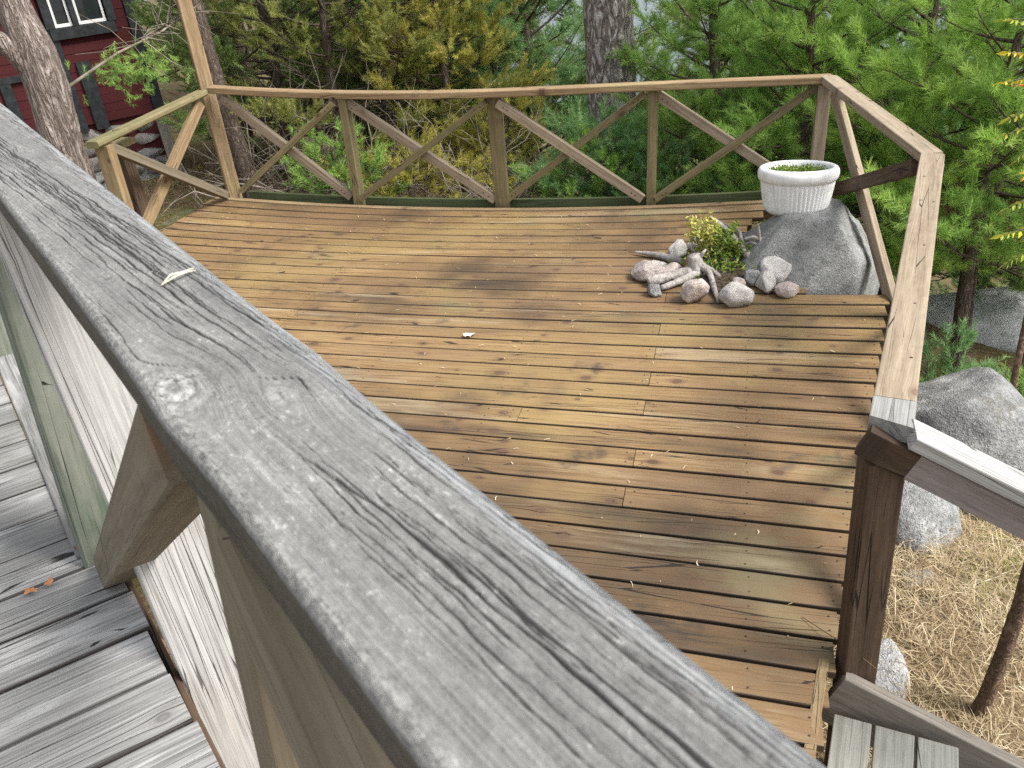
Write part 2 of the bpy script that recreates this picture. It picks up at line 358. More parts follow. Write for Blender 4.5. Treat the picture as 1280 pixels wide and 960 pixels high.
left = thing('deck_railing', (-3.85, 5.0, 0), 'short left railing with one crossed pair of braces beside the forked trunk', 'railing', RG)
plank('top_rail', (-3.80, 5.66, .872), (-3.775, 4.36, .843), .098, .042, W_moss, left, nx=4, bev=.012, wob=.002)
plank('post', (-3.785, 4.45, -.5), (-3.765, 4.45, .82), .095, .07, W_ochre, left, upv=(0, 1, 0))
brace('brace', (-3.80, 5.60, .815), (-3.905, 4.52, .04), .085, .034, W_ochre, left, (1, 0, .1))
brace('brace', (-3.765, 4.50, .79), (-3.80, 5.62, .115), .060, .045, W_brown, left, (1, 0, .05))

rd = thing('deck_railing', (.68, 4.85, 0), 'angled right railing with one crossed brace pair behind the white planter', 'railing', RG)
CA, CB = Vector((.535, 5.648, .795)), Vector((.832, 3.945, .795))
plank('top_rail', CA, CB, .095, .045, W_tan, rd, nx=6, bev=.005, wob=.001, cut0=.55, cut1=-.22)
plank('post', (.83, 3.99, -.8), (.838, 3.97, .77), .09, .09, W_tan, rd, upv=(1, 0, 0))
nr = (.985, .17, 0)
brace('brace', (.565, 5.52, .752), (.815, 4.14, -.03), .105, .034, W_tan, rd, nr)
brace('brace', (.790, 4.02, .735), (.490, 5.60, .07), .070, .045, W_dark, rd, nr)

rn = thing('deck_railing', (.6, 2.9, 0), 'right railing with broad tan top rail running to the dark post', 'railing', RG)
CC = Vector((.402, 1.875, .795))
plank('top_rail', CB+Vector((-.000, -.004, .0)), CC, .096, .045, W_tan, rn, nx=8, bev=.004, wob=.001, cut0=.20)
dirn = (CC-CB).normalized()
end = plank('end_piece', CC+dirn*.002, CC+dirn*.108, .098, .045, W_grey, rn, nx=1, bev=.004, cut1=.28)
tag(end, 'grey weathered end piece of the rail')
plank('post', (.416, 1.794, -.55), (.379, 1.800, .700), .092, .08, W_dark, rn, upv=(.2, -1, 0), bev=.005)
nn = Vector((dirn.y, -dirn.x, 0)); mid = (CB+CC)/2
plank('post', (mid.x-.005, mid.y, -.6), (mid.x, mid.y, .77), .07, .07, W_tan, rn, upv=(1, 0, 0))
def on(t, z): q = CB.lerp(CC, t); return (q.x, q.y, z)
for (a, b) in ((.03, .46), (.54, .95)):
    brace('brace', on(a, .74), on(b, .04), .05, .03, W_tan, rn, tuple(nn)); brace('brace', on(b, .74), on(a, .04), .05, .03, W_tan, rn, tuple(nn))

sb = Bag()
for t in (.16, .30, .31, .52, .74, .90):
    q = CB.lerp(CC, t)+Vector((rs.uniform(-.03, .03), 0, .0233)); sb.add(disc(q.x, q.y, q.z, .0045))
tag(link('screw', sb.mesh('screw', False), SCR, rn), kind='stuff')

# stair at the right
st = thing('stair', (.5, 1.5, -.2), 'grey wooden steps leading down from the lower deck at the dark post', 'stair')
sdx = Vector((.9835, -.181, 0)); sdy = Vector((.181, .9835, 0))
for stp in range(3):
    for k in range(3):
        x = .345 + .105*k + .335*stp; z = -.125 - .13*stp
        o = Vector((.345, 1.70, 0)) + sdx*(.050+.1075*k+.335*stp) + Vector((0, 0, z-.014))
        plank('tread', o, o - sdy*1.0, .099, .028, W_step, st, bev=.003, wob=.001, seed=k)
s0 = Vector((.334, 1.748, -.100)); plank('stringer', s0, s0+sdx*1.7+Vector((0, 0, -.62)), .036, .20, W_string, st, nx=4, bev=.004)
hr = thing('stair_handrail', (.5, 1.7, .7), 'white bleached handrail above a grey brown beam beside the steps', 'handrail')
h0 = Vector((.418, 1.735, .802)); hd = Vector((.228, -.050, -.094)).normalized()
hn = Vector((hd.y, -hd.x, 0)).normalized()
plank('cap_rail', h0-hn*.012, h0-hn*.012+hd*1.9, .078, .036, W_pale, hr, nx=4, bev=.003, wob=.001, cut0=-.2)
b0 = Vector((.326, 1.772, .762))
bm = plank('beam', b0+hd*.122, b0+hd*2.0, .034, .078, W_half, hr, nx=3, bev=.003, cut0=.0)
be = plank('beam_end', b0, b0+hd*.121, .034, .078, W_dark, hr, nx=1, bev=.003)
tag(be, 'dark brown stained end of the beam')

# ------------------------------------------------------------------ upper deck and its railing
dv = Vector((-.766, .643, 0)); nv = Vector((.643, .766, 0))
def up_(s, n, z): return dv*s + nv*n + Vector((0, 0, CAMZ+z))
UZ = -1.06
ud = thing('upper_deck', up_(1.2, -.6, UZ), 'upper deck of bleached grey boards with dark gaps', 'deck')
bd = Vector((.705, .709, 0)); bp = Vector((.709, -.705, 0))       # along the boards, and towards the camera's side
for k in range(-14, 14):
    c = up_(0, 0, UZ-.014)
    s_mid = 1.475 - .1235*k
    e = up_(s_mid, .036 + rs.uniform(-.006, .008), UZ-.0145)
    b0_ = e - bd*1.9
    if s_mid > 1.60: e = up_(s_mid, -.018, UZ-.0145); b0_ = e-bd*1.9
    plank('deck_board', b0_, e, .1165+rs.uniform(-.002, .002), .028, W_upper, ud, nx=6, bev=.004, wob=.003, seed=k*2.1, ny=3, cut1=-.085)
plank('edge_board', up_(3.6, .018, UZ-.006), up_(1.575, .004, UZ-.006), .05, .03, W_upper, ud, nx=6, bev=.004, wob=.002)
plank('fascia_board', up_(3.6, .020, UZ-.13), up_(-.6, .012, UZ-.13), .03, .2, W_brown, ud)
plank('fascia_board', up_(3.6, .020, UZ-.36), up_(-.6, .012, UZ-.36), .03, .24, W_brown, ud)
plank('fascia_board', up_(3.6, .020, UZ-.62), up_(-.6, .012, UZ-.62), .03, .26, W_brown, ud)

plank('gap_shade_strip', up_(3.4, .0445, UZ-.085), up_(-.6, .0445, UZ-.085), .013, .10, W_dark, ud, nx=2)  # dark strip added so the gap at the deck edge reads as shadow
ur = thing('upper_railing', up_(1.0, .1, UZ), 'weathered grey railing of the upper deck close in the foreground', 'railing')
# the top rail: a finely divided board; drying cracks are cut into it as grooves that bend round the knots
def big_rail():
    L = 3.4; wd = .097; th = .043; ny = 190
    xs = np.concatenate([np.linspace(0, .7, 20)[:-1], np.linspace(.7, 2.95, 640), np.linspace(2.95, L, 12)[1:]]); nx = len(xs)-1
    r_ = np.random.default_rng(17)
    yy = -wd/2+.004+(wd-.008)*np.arange(ny+1)/ny
    KN = [(2.268, -.0345, .0175), (2.322, .010, .0095), (1.466, .017, .008), (2.74, -.030, .006), (.95, -.02, .008)]
    def disp(X, Y):
        a = 0
        for kx, ky, R in KN: a = a + R*.95*np.tanh((Y-ky)/(R*.55))*np.exp(-((X-kx)/(R*3.6))**2)*np.exp(-((Y-ky)/(R*2.6))**2)
        return a
    drift = lambda x: .052*(x-2.0) + .004*np.sin(x*3.1+.7)
    XX, YY = np.meshgrid(xs, yy, indexing='ij')
    GV = YY - disp(XX, YY) - drift(XX)
    CR = np.zeros_like(XX)
    def crack(x0, x1, y0, wmax, jit=.0006, fixed=None):
        i = np.where((xs >= x0) & (xs <= x1))[0]
        if len(i) < 3: return
        x = xs[i]; t = (x-x0)/(x1-x0)
        if fixed is None: yc = y0+drift(x)
        else: yc = np.interp(x, *zip(*fixed))
        ph = r_.uniform(0, 6.28, 3); yc = yc + jit*(np.sin(x*55+ph[0])+.6*np.sin(x*130+ph[1])+.4*np.sin(x*290+ph[2]))
        yc = yc + disp(x, yc)
        wdt = wmax*np.sin(np.pi*np.clip(t, 0, 1))**.6*(.75+.35*np.sin(x*70+ph[1])) + 1e-6
        CR[i] = np.maximum(CR[i], np.clip(1.35-np.abs(yy[None, :]-yc[:, None])/wdt[:, None], 0, 1))
    for k in range(78):                                     # far stretch: many long open cracks on the outer two thirds
        ln = r_.uniform(.07, .42); x0 = r_.uniform(.75, 2.27-ln*.6); yb = r_.triangular(-.030, .022, .045)
        crack(x0, min(x0+ln, 2.285), yb, r_.uniform(.00042, .00100))
    for k in range(34):                                     # near stretch: fewer
        ln = r_.uniform(.05, .22); x0 = r_.uniform(2.36, 2.85); crack(x0, x0+ln, r_.triangular(-.05, .02, .045)-.02, r_.uniform(.00028, .00060))
    for k in range(120):                                    # fine checks on the outer edge strip
        ln = r_.uniform(.03, .16); x0 = r_.uniform(.75, 2.9); crack(x0, x0+ln, r_.uniform(.030, .052)-drift(x0), .00036)
    for k in range(60):
        ln = r_.uniform(.02, .08); x0 = r_.uniform(.75, 2.9); crack(x0, x0+ln, r_.uniform(-.06, .05), .00030)
    crack(2.375, 2.66, 0, .0014, .0004, [(2.375, -.0085), (2.451, .004), (2.502, .0071), (2.546, .0084), (2.572, .0111), (2.66, .0125)])
    crack(2.46, 2.80, 0, .0010, .0004, [(2.46, .0105), (2.515, .0146), (2.563, .015), (2.642, .0192), (2.8, .026)])
    crack(1.70, 2.285, 0, .0009, .0006, [(1.70, -.020), (1.935, -.0017), (2.103, .0096), (2.226, .0165), (2.285, .0195)])
    crack(1.45, 2.27, 0, .0009, .0006, [(1.45, -.001), (1.829, .0078), (2.041, .0182), (2.156, .020), (2.27, .0247)])
    crack(1.25, 1.95, 0, .0008, .0006, [(1.25, -.006), (1.61, .0102), (1.95, .024)])
    crack(2.10, 2.245, 0, .0007, .0004, [(2.10, -.041), (2.209, -.0383), (2.245, -.028)])
    crack(2.225, 2.275, 0, .0008, .0008, [(2.225, -.046), (2.25, -.040), (2.275, -.045)]); crack(2.29, 2.335, 0, .0009, .0006, [(2.29, .004), (2.31, .018), (2.335, .017)])
    KT = np.zeros_like(XX)
    for j, (kx, ky, R) in enumerate(KN): KT = np.maximum(KT, (1, .5, .45, .5, .5)[j]*np.exp(-(((XX-kx)*.62)**2+(YY-ky)**2)/(R*.95)**2))
    ZZ = th/2 - .0013*CR + .0016*KT
    q = np.c_[XX.ravel()*2.2, YY.ravel()*60, 0*XX.ravel()]; ZZ = ZZ + (.0006*sn(q, 1., 2)+.0003*sn(q*np.array([6, 4, 1]), 1., 9)).reshape(XX.shape)
    low = [(wd/2-.0016, th/2-.0008), (wd/2, th/2-.004), (wd/2, -th/2+.003), (wd/2-.003, -th/2), (-wd/2+.003, -th/2), (-wd/2, -th/2+.003), (-wd/2, 0), (-wd/2, th/2-.004), (-wd/2+.0016, th/2-.0008)]
    n = ny+1+len(low); V_ = np.zeros((nx+1, n, 3)); V_[:, :, 0] = xs[:, None]
    V_[:, :ny+1, 1] = YY; V_[:, :ny+1, 2] = ZZ
    for k, (a, b) in enumerate(low):
        kb = np.exp(-((xs-2.29)/.05)**2); q = np.c_[xs*5, np.full(nx+1, a*40), np.full(nx+1, b*30)]
        V_[:, ny+1+k, 1] = a+.0011*sn(q, 1., 4)+np.sign(a)*kb*.0025; V_[:, ny+1+k, 2] = b+.0008*sn(q, 2., 7)
    att = {}
    for nm, A, fill in (('crk', CR, 0.), ('gv', GV, None), ('knt', KT, 0.)):
        F = np.zeros((nx+1, n)); F[:, :ny+1] = A
        for k, (a, b) in enumerate(low): F[:, ny+1+k] = 0. if fill is not None else (a+b-drift(xs))
        att[nm] = F.ravel()
    i = np.arange(nx)[:, None]*n; k = np.arange(n)[None, :]; k2 = (k+1) % n
    F = np.stack([i+k, i+n+k, i+n+k2, i+k2], -1).reshape(-1, 4)
    me = fastmesh('top_rail', V_.reshape(-1, 3), F)
    for nm, A in att.items():
        a = me.attributes.new(nm, 'FLOAT', 'POINT'); a.data.foreach_set('value', A.astype(np.float32))
    return me
def rail_mat():
    n = N('cracked_grey_rail_wood'); x, y, z = n.sep(n.objc()); v = n.attr('gv'); ck = n.attr('crk'); kt = n.attr('knt')
    def stv(a, b, o=0.): return n.comb(n.math('MULTIPLY', x, a), n.math('ADD', n.math('MULTIPLY', v, b), o), n.math('MULTIPLY', z, b))
    g1 = n.noise(stv(2., 90.), 1., 3., .6); g2 = n.noise(stv(12., 620.), 1., 3., .7); g3 = n.noise(n.comb(n.math('MULTIPLY', x, 210.), n.math('MULTIPLY', y, 320.), n.math('MULTIPLY', z, 260.)), 1., 4., .7)
    g4 = n.noise(n.comb(n.math('MULTIPLY', x, 13.), n.math('MULTIPLY', y, 26.), z), 1., 4., .65)
    g = n.math('ADD', n.math('ADD', n.math('MULTIPLY', g1, .26), n.math('MULTIPLY', g2, .30)), n.math('ADD', n.math('MULTIPLY', g3, .24), n.math('MULTIPLY', g4, .20)))
    col = n.ramp(g, [(.33, (.054, .053, .050)), (.44, (.137, .136, .130)), (.55, (.214, .212, .203)), (.69, (.385, .382, .367))])
    gk = n.noise(n.comb(n.math('MULTIPLY', x, 120.), n.math('MULTIPLY', y, 150.), z), 1., 5., .75)
    col = n.mix(n.math('MULTIPLY', n.sstep(kt, .08, .7), .75), col, n.ramp(gk, [(.36, (.045, .045, .042)), (.48, (.24, .24, .23)), (.62, (.50, .50, .485))]))
    rg = n.math('SINE', n.math('ADD', n.math('MULTIPLY', kt, 15.), n.math('MULTIPLY', gk, 11.))); col = n.mix(n.math('MULTIPLY', n.math('MULTIPLY', n.sstep(rg, .5, 1.), n.sstep(kt, .06, .3)), .50), col, (.055, .055, .05))
    col = n.mix(n.math('MULTIPLY', ck, .93), col, (.011, .010, .009))
    sp = n.math('MULTIPLY', n.sstep(g3, .58, .68), n.sstep(g4, .46, .62)); col = n.mix(n.math('MULTIPLY', sp, .5), col, (.58, .58, .55))
    dk_ = n.math('MULTIPLY', n.sstep(g3, .42, .34), n.sstep(n.noise(n.comb(n.math('MULTIPLY', x, 9.), n.math('MULTIPLY', y, 40.), 0.), 1., 3.), .5, .65)); col = n.mix(n.math('MULTIPLY', dk_, .6), col, (.05, .05, .045))
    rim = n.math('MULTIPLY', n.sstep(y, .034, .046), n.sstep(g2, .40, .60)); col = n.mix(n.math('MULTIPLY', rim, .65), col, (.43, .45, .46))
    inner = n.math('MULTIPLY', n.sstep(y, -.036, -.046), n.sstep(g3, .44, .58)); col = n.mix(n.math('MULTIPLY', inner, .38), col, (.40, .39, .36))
    sidez = n.sstep(z, .0165, .0115); col = n.mix(n.math('MULTIPLY', sidez, .88), col, n.ramp(g, [(.35, (.04, .033, .022)), (.65, (.125, .105, .074))]))  # rail sides darkened in the colour, standing in for their shade
    h = n.math('ADD', n.math('MULTIPLY', g1, .4), n.math('ADD', n.math('MULTIPLY', g2, .8), n.math('MULTIPLY', g3, .7)))
    n.bump(h, .0016)
    return n.fin(col, .85, .25)
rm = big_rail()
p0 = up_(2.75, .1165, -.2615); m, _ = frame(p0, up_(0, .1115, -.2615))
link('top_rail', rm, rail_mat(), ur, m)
def lean(n0, z): return n0 + .085*(z+.285)
def rp(s, n0, z): return up_(s, lean(n0, z), z)
def rail_brace(name, s0, z0, s1, z1, n0, inpl, thick, mat):
    a, b = rp(s0, n0, z0), rp(s1, n0, z1)
    return plank(name, a, b, inpl, thick, mat, ur, upv=tuple(nv - Vector((0, 0, .085))), nx=3, bev=.003, wob=.001, seed=s0)
rail_brace('brace', .560, -.315, 1.490, -1.055, .1005, .066, .066, W_brown)          # falls away from us, stands on the deck
pl_ = plank('post', up_(1.115, .112, -1.75), up_(1.262, .108, -.285), .045, .118, W_pale, ur, upv=tuple(nv), nx=4, bev=.003, wob=.001); tag(pl_, 'pale bleached post catching the light')
plank('post', rp(1.575, .092, -1.10), rp(1.575, .092, -.285), .085, .080, W_green, ur, upv=tuple(nv), nx=3, bev=.006)
plank('post', rp(.475, .100, -1.25), rp(.475, .100, -.285), .045, .05, W_brown, ur, upv=tuple(nv), nx=3, bev=.003)
plank('post', rp(2.75, .078, -1.10), rp(2.75, .078, -.285), .085, .062, W_green, ur, upv=tuple(nv), nx=3, bev=.003)
rail_brace('brace', .44, -.335, -.60, -1.0, .090, .075, .045, W_brown)

# ------------------------------------------------------------------ ground, sea
def gz(x, y):
    x = np.asarray(x, float); y = np.asarray(y, float)
    def ss(a, b, t):
        t = np.clip((t-a)/(b-a), 0, 1); return t*t*(3-2*t)
    z = -.42 + 0*x
    z = z - .85*ss(-3.2, 2.2, x)*ss(2.5, 6.2, y) - .12*ss(-1, .6, x)
    z = z - 1.1*ss(6.5, 12, y)*ss(-7, -1, x) - 2.2*ss(8, 17, y)*ss(-14, -2, x) - .22*np.clip(x-1.4, 0, 8)*ss(2, 6, y)
    z = z - .10*np.clip(x-.9, 0, 20) - 2.6*ss(14, 34, y) - .05*np.clip(y-12, 0, 30)
    z = z + .25*ss(-7, -9, x)*ss(12, 6, y)
    return z
def ground():
    xs = np.concatenate([np.linspace(-60, -12, 25), np.linspace(-11.5, 8, 150), np.linspace(8.6, 50, 24)])
    ys = np.concatenate([np.linspace(-20, 0, 12), np.linspace(.15, 16, 120), np.linspace(16.6, 90, 36)])
    X, Y = np.meshgrid(xs, ys); P = np.c_[X.ravel(), Y.ravel(), 0*X.ravel()]
    P[:, 2] = gz(P[:, 0], P[:, 1]) + .05*fbm(P*np.array([1, 1, 0]), .9, 3, 4) + .012*sn(P, 7., 12)
    nx, ny = len(xs), len(ys)
    a = (np.arange(ny-1)[:, None]*nx+np.arange(nx-1)[None, :]).ravel()
    return fastmesh('ground', P, np.c_[a, a+1, a+nx+1, a+nx], smooth=True)
n = N('forest_floor'); P = n.pos(); X, Y, Z = n.sep(P)
a = n.noise(P, 1.6, 5., .65); b = n.noise(P, 26., 4., .7); c = n.noise(P, 90., 3., .7)
col = n.ramp(b, [(.3, (.045, .032, .018)), (.5, (.125, .092, .052)), (.7, (.21, .16, .09))])
col = n.mix(n.math('MULTIPLY', n.sstep(a, .48, .64), .75), col, n.ramp(c, [(.3, (.045, .055, .012)), (.7, (.14, .15, .035))]))
straw = n.ramp(c, [(.3, (.07, .048, .026)), (.5, (.20, .145, .08)), (.72, (.38, .30, .18))])
col = n.mix(n.math('MULTIPLY', n.sstep(X, -.4, .5), n.sstep(Y, 6.2, 4.6)), col, straw)
col = n.mix(n.math('MULTIPLY', n.sstep(a, .60, .72), .5), col, (.27, .255, .235))
n.bump(n.math('ADD', b, n.math('MULTIPLY', c, .6)), .02); GROUND = n.fin(col, .95, .1)
tag(link('ground', ground(), GROUND), kind='structure')
n = N('sea_water'); P = n.pos(); n.bump(n.noise(P, .9, 4., .6), .25); WATER = n.fin((.05, .085, .11), .08, .5)
sea = mesh('sea', [(-2500, 30, -4.6), (2500, 30, -4.6), (2500, 4000, -4.6), (-2500, 4000, -4.6)], [(0, 1, 2, 3)])
tag(link('sea', sea, WATER), kind='structure')
n = N('far_shore_rock'); FAR = n.fin(n.ramp(n.noise(n.pos(), .05, 4.), [(.35, (.16, .19, .17)), (.6, (.30, .31, .31))]), .9)
hx = np.linspace(-900, 900, 80); hv = []; hf = []
for i, x in enumerate(hx):
    h = 14+9*float(sn(np.array([[x*.006, 0, 0]]), 1., 1)[0]); hv += [(x, 620, -8), (x, 640+h*.4, h*.55), (x, 720, h)]
for i in range(79):
    for k in range(2): hf.append((i*3+k, i*3+3+k, i*3+4+k, i*3+1+k))
tag(link('hills', mesh('hills', hv, hf, True), FAR), kind='structure')

# ------------------------------------------------------------------ stones
n = N('potting_soil'); SOIL = n.fin(n.ramp(n.noise(n.objc(), 60., 3.), [(.35, (.02, .015, .01)), (.65, (.09, .07, .05))]), .95, .1)
def ico(sub):
    import bmesh
    bm_ = bmesh.new(); bmesh.ops.create_icosphere(bm_, subdivisions=sub, radius=1)
    v = np.array([q.co[:] for q in bm_.verts]); f = np.array([[q.index for q in p.verts] for p in bm_.faces]); bm_.free(); return v, f
ICO = {k: ico(k) for k in (2, 3, 4, 5)}
def stone_mesh(dims, seed, sub=4, cuts=9, rough=.10, cut=(.62, .95), fine=.025):
    r_ = np.random.default_rng(seed); v, f = ICO[sub]; v = v.copy()
    o = seed*7 % 40; sh = r_.uniform(-20, 20, 3)
    v *= (1+rough*fbm(v+sh, 1.1, o, 3))[:, None]
    for k in range(cuts):
        d = r_.normal(size=3); d /= np.linalg.norm(d); h = r_.uniform(*cut); e = v@d-h
        v -= np.where(e > 0, e*.88, 0)[:, None]*d
    v *= (1+fine*fbm(v+sh, 5., o+3, 3))[:, None]
    v *= np.array(dims)/2
    return v, f
def granite(name, stops, speck=(.06, .06, .06), sc=1., lich=(.6, .6, .56), la=.5, moss=0.):
    n = N(name); P = n.objc(); r = n.rnd()
    a = n.noise(P, 9.*sc, 5., .65); b = n.noise(P, 60.*sc, 4., .7); c = n.vor(P, 130.*sc)['Distance']
    t = n.math('ADD', n.math('MULTIPLY', a, .55), n.math('MULTIPLY', b, .45)); col = n.ramp(t, stops)
    col = n.mix(n.math('MULTIPLY', n.sstep(n.noise(P, 150.*sc, 2.), .57, .68), .7), col, speck)
    col = n.mix(n.math('MULTIPLY', n.sstep(n.noise(P, 190.*sc, 2.), .57, .66), .55), col, tuple(min(.75, q*1.9) for q in stops[1][1]))
    l = n.math('MULTIPLY', n.sstep(n.noise(P, 6.*sc, 4., .7), .52, .64), n.sstep(b, .40, .56)); col = n.mix(n.math('MULTIPLY', l, la), col, lich)
    if moss: col = n.mix(n.math('MULTIPLY', n.sstep(n.noise(P, 5., 4., .7), .54, .66), moss), col, (.10, .09, .04))
    tn = n.math('ADD', .82, n.math('MULTIPLY', r, .36)); col = n.mix(1., col, n.comb(tn, tn, tn), 'MULTIPLY')
    n.bump(n.math('ADD', n.math('ADD', a, n.math('MULTIPLY', b, .8)), n.math('MULTIPLY', c, .3)), .012/sc**.5); return n.fin(col, .9, .2)
G_dark = granite('dark_boulder_granite', [(.30, (.075, .077, .073)), (.46, (.205, .208, .20)), (.62, (.34, .342, .33))], la=.4, lich=(.42, .43, .40), sc=1.5)
G_grey = granite('grey_boulder_granite', [(.32, (.08, .08, .078)), (.47, (.205, .208, .205)), (.62, (.35, .35, .34))], la=.35, moss=.35)
G_pink = granite('pinkish_fieldstone', [(.32, (.18, .14, .125)), (.47, (.42, .355, .32)), (.62, (.64, .575, .535))], sc=2.2, la=.5)
G_white = granite('pale_fieldstone', [(.32, (.22, .20, .18)), (.47, (.47, .445, .41)), (.62, (.70, .67, .63))], sc=2.2, la=.5)
G_slab = granite('shore_granite', [(.3, (.17, .165, .16)), (.48, (.34, .335, .325)), (.66, (.52, .51, .50))], la=.3, moss=.4)

G_foot = granite('footing_fieldstone', [(.3, (.10, .092, .082)), (.48, (.225, .21, .19)), (.66, (.36, .345, .32))], sc=1.5, la=.3, moss=.35)
G_shore = granite('pale_shore_granite', [(.3, (.26, .26, .26)), (.48, (.47, .47, .475)), (.66, (.66, .66, .67))], la=.3, moss=.15)
# boulder that pushes up through the deck corner
def boulder():
    v, f = ICO[5]; v = v.copy(); q = v.copy()
    v *= (1+.05*fbm(v+4.1, 1.2, 3, 3))[:, None]
    def cutp(d, h, k=.9):
        nonlocal v
        d = np.array(d, float); d /= np.linalg.norm(d); e = v@d-h; v -= np.where(e > 0, e*k, 0)[:, None]*d
    v = v*np.array([.44, .48, .42])
    cutp((-.25, -.80, .55), .285); cutp((.80, -.10, .62), .330); cutp((-.75, -.1, .62), .31); cutp((0, 0, 1), .345); cutp((0, -1, .1), .37); cutp((.9, -.4, .1), .37)
    cutp((-.45, .3, .8), .34)
    v *= (1+.020*fbm(v*5+9, 1., 6, 4))[:, None]; v += .009*fbm(v*14, 1., 11, 4)[:, None]*np.array([.6, .6, 1])
    return fastmesh('boulder', v, f, smooth=True)
tag(link('boulder', boulder(), G_dark, M=Matrix.Translation((.405, 4.640, -.035))), 'big dark grey granite boulder breaking through the deck corner under the planter', 'boulder')

def stone(x, y, zb, dims, mat, seed, label, rot=0., group='stones ringing the driftwood stump', sub=4, cuts=9, name='stone', **k):
    v, f = stone_mesh(dims, seed, sub, cuts, **k); v[:, 2] -= v[:, 2].min()+.08*dims[2]
    c, s = cos(rot), sin(rot); v[:, :2] = v[:, :2] @ np.array([[c, s], [-s, c]])
    return tag(link(name, fastmesh(name, v, f, smooth=True), mat, M=Matrix.Translation((x, y, zb))), label, 'stone' if name == 'stone' else 'rock', group)
SL = [
 (-.440, 4.420, (.20, .15, .115), G_pink, 'pinkish rounded stone at the far left of the stone ring', .2),
 (-.318, 4.460, (.13, .10, .095), G_pink, 'small pinkish stone wedged behind the thick left root'),
 (-.300, 4.760, (.135, .11, .11), G_white, 'pale stone behind the long pointed stick'),
 (-.190, 4.800, (.15, .12, .12), G_white, 'whitish stone half hidden behind the yellow green plant'),
 (-.382, 4.205, (.085, .085, .085), G_grey, 'small greenish grey stone at the lower tip of the root'),
 (-.160, 4.135, (.165, .135, .145), G_pink, 'round reddish pitted stone at the front of the ring'),
 (.040, 4.105, (.195, .15, .150), G_white, 'flat faced angular pale stone at the front of the ring', .3),
 (.190, 4.290, (.165, .12, .115), G_white, 'two lobed pale stone between the angular stone and the brown one'),
 (.120, 4.350, (.10, .09, .10), G_grey, 'grey stone tucked behind the two lobed stone'),
 (.255, 4.420, (.185, .16, .165), G_white, 'large speckled stone leaning against the boulder'),
 (.292, 4.215, (.140, .115, .095), G_pink, 'smooth brownish egg shaped stone at the right end of the ring'),
 (.060, 4.330, (.10, .08, .06), G_pink, 'low flat stone on the soil behind the front row'),
 (-.395, 4.560, (.12, .09, .07), G_white, 'small low pale stone left of the stump'),
]
for k, q in enumerate(SL):
    stone(q[0], q[1], sag(q[0], q[1])-.004, q[2], q[3], 101+k*3, q[4], q[5] if len(q) > 5 else k*.7, cuts=11, cut=(.62, .96), rough=.16, fine=.045)
tag(link('soil', fastmesh('soil', stone_mesh((.56, .46, .12), 55, 4, 2, .2)[0], ICO[4][1], smooth=True), SOIL, M=Matrix.Translation((-.03, 4.47, -.02))), kind='stuff')

# rocks on the slope right of the deck
RK = 'rocks on the slope right of the deck'
def rk(x, y, dims, mat, seed, label, dz=0., rot=0., sub=4, **k): stone(x, y, float(gz(x, y))-dims[2]*.25+dz, dims, mat, seed, label, rot, RK, sub, 11, 'rock', **k)
rk(1.07, 3.66, (.74, .95, .95), G_grey, 301, 'big flat topped grey boulder just outside the right rail', .15, .5, 5, rough=.08)
rk(.80, 3.16, (.50, .60, .34), G_grey, 302, 'low grey rock between the rail and the big grey boulder', .03, .2)
rk(.57, 2.22, (.22, .36, .22), G_slab, 303, 'grey stone in dry grass beside the dark post', -.03)
rk(.57, 1.98, (.20, .22, .20), G_slab, 304, 'pale stone low beside the foot of the dark post', -.02)
rk(1.02, 2.55, (.20, .15, .10), G_slab, 305, 'small pale stone lying in the dry grass', -.035)
rk(.78, 2.75, (.24, .2, .14), G_slab, 306, 'pale stone near the base of the pale lichened rock', -.05, .8)
for k, (x, y, dx, dy, dz_) in enumerate([(1.75, 4.3, .8, .6, .5), (2.35, 5.2, 1.3, .8, .5), (2.9, 6.6, 1.8, 1.2, .6), (1.6, 4.9, .7, .5, .4), (3.6, 7.6, 2.2, 1.2, .7), (2.2, 7.4, 1.5, 1., .6), (4.6, 9.4, 3., 1.5, .9), (2.0, 3.7, .5, .5, .35), (1.75, 2.9, .35, .3, .2)]):
    rk(x, y, (dx, dy, dz_), G_shore, 320+k, ['white grey slab beside the big boulder', 'broad pale shore slab below the thin pine', 'long pale slab farther down the slope', 'pale rock behind the big boulder', 'wide pale slab near the water', 'pale slab under the pine branches', 'largest pale slab at the water edge', 'pale stone right of the big boulder', 'pale stone in grass under the handrail'][k], .05, k*.6, 3)

# ------------------------------------------------------------------ planter on the boulder
n = N('white_glazed_planter'); P = n.objc(); x, y, z = n.sep(P)
d = n.noise(n.comb(n.math('MULTIPLY', x, 26.), n.math('MULTIPLY', y, 26.), n.math('MULTIPLY', z, 7.)), 1., 5., .7); col = n.mix(n.math('MULTIPLY', n.sstep(d, .46, .72), .55), (.78, .79, .78), (.44, .45, .41)); col = n.mix(n.math('MULTIPLY', n.math('MULTIPLY', n.sstep(z, .05, .0), n.sstep(n.noise(P, 40., 3.), .4, .6)), .5), col, (.25, .24, .19)); PLW = n.fin(col, .45, .4)
PX, PY, PZ = .345, 4.765, .262
pl = thing('planter', (PX, PY, PZ), 'round white ribbed planter standing on the dark boulder', 'planter')
PM = Matrix.Translation((PX, PY, PZ)) @ Matrix.Rotation(RAD(-7), 4, 'X')
def lathe(prof, nseg, rib=None):
    v = []; f = []
    for (r, z) in prof:
        for k in range(nseg):
            a = 2*pi*k/nseg; rr = r + (rib(z, k) if rib else 0); v.append((rr*cos(a), rr*sin(a), z))
    for i in range(len(prof)-1):
        for k in range(nseg): f.append((i*nseg+k, i*nseg+(k+1) % nseg, (i+1)*nseg+(k+1) % nseg, (i+1)*nseg+k))
    return v, f
NS = 300
